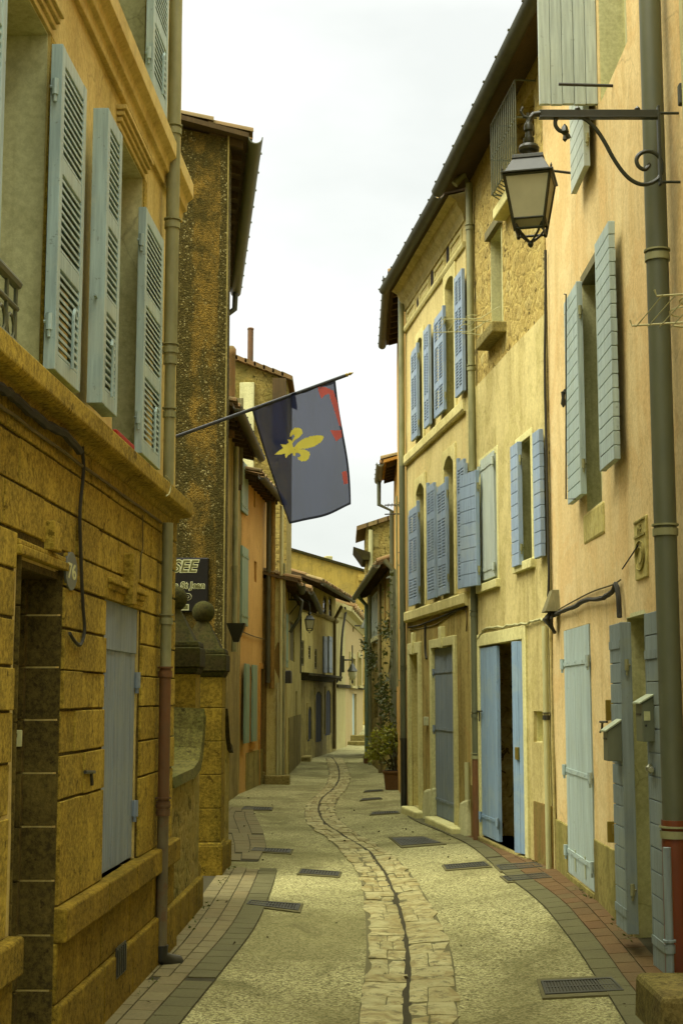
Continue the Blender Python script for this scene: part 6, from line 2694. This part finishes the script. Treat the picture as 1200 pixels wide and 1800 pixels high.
def pavers(name, edge_px, wall_tab, y0, y1, colsw, length, mats, edging, rg, side):
    """rows of pavers between the wall line and an edge drawn on the ground"""
    E = poly_at(edge_px)
    et = [(p.y, p.x) for p in sorted(E, key=lambda p: p.y)]
    mbs = MB()
    y = y0
    while y < y1:
        xe, xw = by_y(et, y), interp(wall_tab, y) + (-.02 if side < 0 else .02)
        w = abs(xe - xw)
        n = max(1, int(round((w - edging) / colsw)))
        for k in range(n + (1 if edging else 0)):
            off = (k % 2) * length * .5
            ya, yb = y + off, y + off + length
            if ya > y1:
                continue
            def xx(yy, q):
                a, b = interp(wall_tab, yy) + (-.02 if side < 0 else .02), by_y(et, yy)
                d = 1 if b > a else -1
                b2 = b - d * edging
                if q <= n:
                    return a + (b2 - a) * q / n
                return b
            mbs.cur = rg.random()
            mbs.ci = 1 if k == n else (0 if len(mats) < 3 or rg.random() > .22 else 2)
            g_ = .0045
            sgn = 1 if side < 0 else -1
            pts = []
            for (yq, q, dx) in ((ya + g_, k, g_), (ya + g_, k + 1, -g_), (yb - g_, k + 1, -g_), (yb - g_, k, g_)):
                x = xx(yq, q) + dx * sgn
                pts.append(Vector((x, yq, ground_z(x, yq) + .011 + .0015 * noise.noise((x * 9, yq * 9, 0)) + rg.uniform(0, .002))))
            if side > 0:
                pts = [pts[1], pts[0], pts[3], pts[2]]
            lo = [p - Vector((0, 0, .03)) for p in pts]
            mbs.hexa(lo, pts)
        y += length
    o = mbs.build(name, [M[m] for m in mats], None, smooth=0)
    o['kind'] = 'structure'
    # bedding under the joints
    b = MB()
    vs, fs = [], []
    y = y0
    while y < y1 + length:
        xw, xe = interp(wall_tab, y) + (-.15 if side < 0 else .15), by_y(et, y)
        vs += [(xw, y, ground_z(xw, y) + .004), ((xw + xe) / 2, y, ground_z((xw + xe) / 2, y) + .006), (xe, y, ground_z(xe, y) + .006)]
        y += .25
    for k in range(len(vs) // 3 - 1):
        for i in range(2):
            fs.append((k * 3 + i, k * 3 + i + 1, k * 3 + i + 4, k * 3 + i + 3))
    b.add(vs, fs)
    q = b.build('pavement_bedding', M['dirt'], o, smooth=80)
    return o


pavers('pavement', [(180, 1990), (265, 1870), (323, 1794), (396, 1702), (449, 1630), (476, 1568), (488, 1522), (480, 1497)], XL, 4.6, 13.6, .118, .22,
       ['greypaver', 'edgepaver', 'pinkpaver'], .17, random.Random(2), -1)
pavers('pavement', [(468, 1488), (462, 1462), (452, 1440), (446, 1424), (455, 1408), (462, 1398)], XL, 14.3, 21.0, .16, .3, ['greypaver', 'edgepaver', 'pinkpaver'], .0, random.Random(3), -1)
pavers('pavement', [(1190, 1960), (1125, 1850), (1096, 1798), (1070, 1755), (1027, 1690), (983, 1629), (936, 1577), (897, 1547), (866, 1521), (823, 1486), (780, 1465), (736, 1447), (716, 1436)], XR, 4.6, 19.6, .15, .24,
       ['redpaver', 'edgepaver'], .16, random.Random(5), 1)


# ================================================================== drain gratings and covers
def grate(label, quad, bars=12, kind='grate', group='drain gratings let into the street'):
    P = [gnd(*p) for p in quad]          # near-left, near-right, far-right, far-left
    c = sum(P, Vector()) / 4
    t = thing('drain_grate' if kind == 'grate' else 'cover_plate', label, 'drain grate' if kind == 'grate' else 'access cover', loc=c, group=group if kind == 'grate' else None)
    lift = .016
    q = lambda a, b: ((P[0].lerp(P[1], a)).lerp(P[3].lerp(P[2], a), b) - c) + Vector((0, 0, lift))
    dn = Vector((0, 0, -.03))
    m = MB()

    def slab(a0, a1, b0, b1, h=0.0):
        T = [q(a0, b0), q(a1, b0), q(a1, b1), q(a0, b1)]
        T = [p + Vector((0, 0, h)) for p in T]
        m.hexa([p + dn for p in T], T)
    slab(0, 1, 0, .1), slab(0, 1, .9, 1), slab(0, .03, .1, .9), slab(.97, 1, .1, .9)
    m.build('grate_frame', M['grate'], t, smooth=0)
    m = MB()
    slab(-.05, 1.05, -.22, -.01, -.005), slab(-.05, 1.05, 1.01, 1.2, -.005), slab(-.05, -.005, -.01, 1.01, -.005), slab(1.005, 1.05, -.01, 1.01, -.005)
    m.build('mortar_edging', M['silt'], t, smooth=0)
    m = MB()
    if kind == 'grate':
        for k in range(bars):
            a = .03 + .94 * (k + .2) / bars
            slab(a, a + .94 / bars * .6, .1, .9, -.003)
        slab(.03, .97, .47, .53, -.002)
        m.build('grate_bars', M['grate'], t, smooth=0)
        m = MB()
        slab(.03, .97, .1, .9, -.0075)
        m.build('sump', M['dirt'], t, smooth=0)
    else:
        slab(.03, .97, .1, .9, -.001)
        n = 9
        for i in range(n):
            for j in range(4):
                a, b = .06 + .88 * i / n, .15 + .7 * j / 4
                slab(a, a + .88 / n * .6, b, b + .10, .0015)
        m.build('plate', M['grate'], t, smooth=0)
    return t


grate('iron drain grate in the grey pavers nearest the sandstone house plinth', [(433, 1592), (524, 1603), (528, 1592), (440, 1585)], 16)
grate('small iron grate alone in the gravelly road left of the stone channel', [(526, 1537), (594, 1542), (597, 1535), (531, 1530)], 12)
grate('narrow grate at the end of the grey paver strip by the gate pillars', [(441, 1497), (509, 1501), (512, 1495), (446, 1492)], 12)
grate('narrow grate crossing the pavement edge beside the pebbledash house', [(424, 1424), (476, 1425), (478, 1421), (430, 1419)], 10)
grate('flat steel cover plate in the road before the yellow house', [(705, 1488), (774, 1483), (745, 1473), (688, 1475)], 10, 'cover')
grate('iron grate at the road edge outside the open blue doors', [(785, 1530), (859, 1524), (850, 1517), (780, 1523)], 14)
grate('farther of two iron grates set in the red bricks outside the blue doors', [(880, 1532), (953, 1526), (941, 1518), (871, 1523)], 14)
grate('closer of two iron grates set in the red bricks outside the blue doors', [(893, 1551), (969, 1545), (956, 1537), (883, 1543)], 14)
grate('large worn grate in the road next to the stone step block', [(958, 1752), (1096, 1745), (1074, 1722), (950, 1728)], 22)
grate('thin grate crossing the road near the yellow house doorstep', [(652, 1433), (700, 1430), (698, 1427), (655, 1429)], 10)
grate('thin grate in the road left of the brown planter', [(634, 1408), (670, 1405), (668, 1403), (637, 1405)], 10)
grate('faint thin grate in the road farthest up before the ivy house', [(640, 1393), (672, 1391), (671, 1389), (642, 1391)], 8)

# moss and weeds in the joint along the wall feet
mb = MB()
rg = random.Random(21)
for k in range(900):
    side = rg.random() < .5
    y = rg.uniform(6.8, 15.5)
    if noise.noise((y * 1.3, 7 if side else 2, 0)) < .05:
        continue
    x = (interp(XL, y) + .095 + abs(rg.gauss(0, .03))) if side else (interp(XR, y) - .03 - abs(rg.gauss(0, .012)))
    if side and y > 9.7:
        x -= .05
    leaf(mb, Vector((x, y, ground_z(x, y) + .012)), rg.uniform(.012, .035), rg)
o = mb.build('moss', M['moss'], None, smooth=0)
o['kind'] = 'stuff'
tag(o, 'dark green moss and small weeds along the foot of the walls', 'moss')
# fallen leaves
mb = MB()
for k in range(60):
    y = rg.uniform(7, 24)
    x = rg.uniform(interp(XL, y) + .2, interp(XR, y) - .2)
    leaf(mb, Vector((x, y, ground_z(x, y) + .016)), rg.uniform(.02, .05), rg)
o = mb.build('fallen_leaves', M['bark'], None, smooth=0)
o['kind'] = 'stuff'
tag(o, 'scattered dead brown leaves on the road', 'leaves')
# kerb steps where the street rises beyond the pale house
for k, (px, py, w, h) in enumerate(((622, 1309, .9, .12), (630, 1301, .8, .24))):
    p = gnd(px, py)
    m = MB()
    m.box(-w / 2, w / 2, -.3, .3, -.3, h)
    o = m.build('stone_step', M['step'], None, smooth=0, bevel=.02)
    o.location = (p.x, p.y, p.z)
    tag(o, ('lower' if k == 0 else 'upper') + ' of two stone steps at the foot of the pale house', 'step')

# ================================================================== sky, light, camera
W_ = bpy.data.worlds.new('World')
SC.world = W_
W_.use_nodes = True
nt = W_.node_tree
for n in list(nt.nodes):
    nt.nodes.remove(n)
out = nt.nodes.new('ShaderNodeOutputWorld')
bg = nt.nodes.new('ShaderNodeBackground')
sky = nt.nodes.new('ShaderNodeTexSky')
sky.sky_type = 'NISHITA'
sky.sun_disc = False
SUN_EL, SUN_AZ = R(52), R(245)
sky.sun_elevation = SUN_EL
sky.sun_rotation = SUN_AZ
sky.air_density = 2.0
sky.dust_density = 4.0
tc = nt.nodes.new('ShaderNodeTexCoord')
sp = nt.nodes.new('ShaderNodeSeparateXYZ')
nt.links.new(tc.outputs['Generated'], sp.inputs[0])
# overcast cloud sheet: boosted and yellowed above the view to light the walls
rp = nt.nodes.new('ShaderNodeValToRGB')
rp.color_ramp.elements[0].position = 0.0
rp.color_ramp.elements[0].color = (SKY0 * .955, SKY0 * 1.0, SKY0 * .965, 1)
rp.color_ramp.elements[1].position = 1.0
rp.color_ramp.elements[1].color = (SKY1 * 1.0, SKY1 * 1.0, SKY1 * .86, 1)
e = rp.color_ramp.elements.new(.62)
e.color = (SKYM * 2.0, SKYM * 2.0, SKYM * 1.75, 1)
e = rp.color_ramp.elements.new(.45)
e.color = (SKYM * .99, SKYM * 1.0, SKYM * .97, 1)
nt.links.new(sp.outputs[2], rp.inputs[0])
mp = nt.nodes.new('ShaderNodeMapping')
mp.inputs['Scale'].default_value = (1, 1, 2.2)
nt.links.new(tc.outputs['Generated'], mp.inputs[0])
nz = nt.nodes.new('ShaderNodeTexNoise')
nz.inputs['Scale'].default_value = 3.2
nz.inputs['Detail'].default_value = 5
nz.inputs['Roughness'].default_value = .5
nt.links.new(mp.outputs[0], nz.inputs['Vector'])
cr = nt.nodes.new('ShaderNodeValToRGB')
cr.color_ramp.elements[0].position = .38
cr.color_ramp.elements[0].color = (.87, .89, .88, 1)
cr.color_ramp.elements[1].position = .6
cr.color_ramp.elements[1].color = (1.04, 1.04, 1.04, 1)
nt.links.new(nz.outputs[0], cr.inputs[0])
ml = nt.nodes.new('ShaderNodeMix')
ml.data_type = 'RGBA'
ml.blend_type = 'MULTIPLY'
ml.inputs[0].default_value = 1
nt.links.new(rp.outputs[0], ml.inputs[6])
nt.links.new(cr.outputs[0], ml.inputs[7])
mx = nt.nodes.new('ShaderNodeMix')
mx.data_type = 'RGBA'
mx.inputs[0].default_value = .04
nt.links.new(ml.outputs[2], mx.inputs[6])
nt.links.new(sky.outputs[0], mx.inputs[7])
nt.links.new(mx.outputs[2], bg.inputs['Color'])
bg.inputs['Strength'].default_value = .1
nt.links.new(bg.outputs[0], out.inputs[0])

ld = bpy.data.lights.new('sun', 'SUN')
ld.energy = SUN
ld.angle = R(40)
ld.color = (1.0, .95, .84)
lo = bpy.data.objects.new('sun', ld)
COL.objects.link(lo)
# Nishita: rotation 0 puts the sun at +Y, turning clockwise seen from above
sd = Vector((math.sin(SUN_AZ) * math.cos(SUN_EL), math.cos(SUN_AZ) * math.cos(SUN_EL), math.sin(SUN_EL)))
lo.rotation_euler = sd.to_track_quat('Z', 'Y').to_euler()
lo.location = (0, 0, 20)

cd = bpy.data.cameras.new('camera')
cd.sensor_fit = 'VERTICAL'
cd.sensor_height = 36.0
cd.lens = 50.0
cd.clip_start = .05
cd.clip_end = 2000
co = bpy.data.objects.new('camera', cd)
COL.objects.link(co)
co.location = CAM
co.rotation_euler = (math.pi / 2 + TH, 0, 0)
SC.camera = co

SC.render.engine = 'CYCLES'
SC.cycles.max_bounces = 7
SC.cycles.diffuse_bounces = 5
SC.cycles.glossy_bounces = 3
SC.cycles.transmission_bounces = 4
SC.cycles.transparent_max_bounces = 8
SC.cycles.caustics_reflective = False
SC.cycles.caustics_refractive = False
SC.cycles.use_denoising = True
SC.cycles.use_adaptive_sampling = True
SC.cycles.adaptive_threshold = .02
vsn = SC.view_settings
vsn.view_transform = 'Standard'
vsn.look = 'None'
vsn.exposure = EXPO
vsn.gamma = 1
SC.display_settings.display_device = 'sRGB'
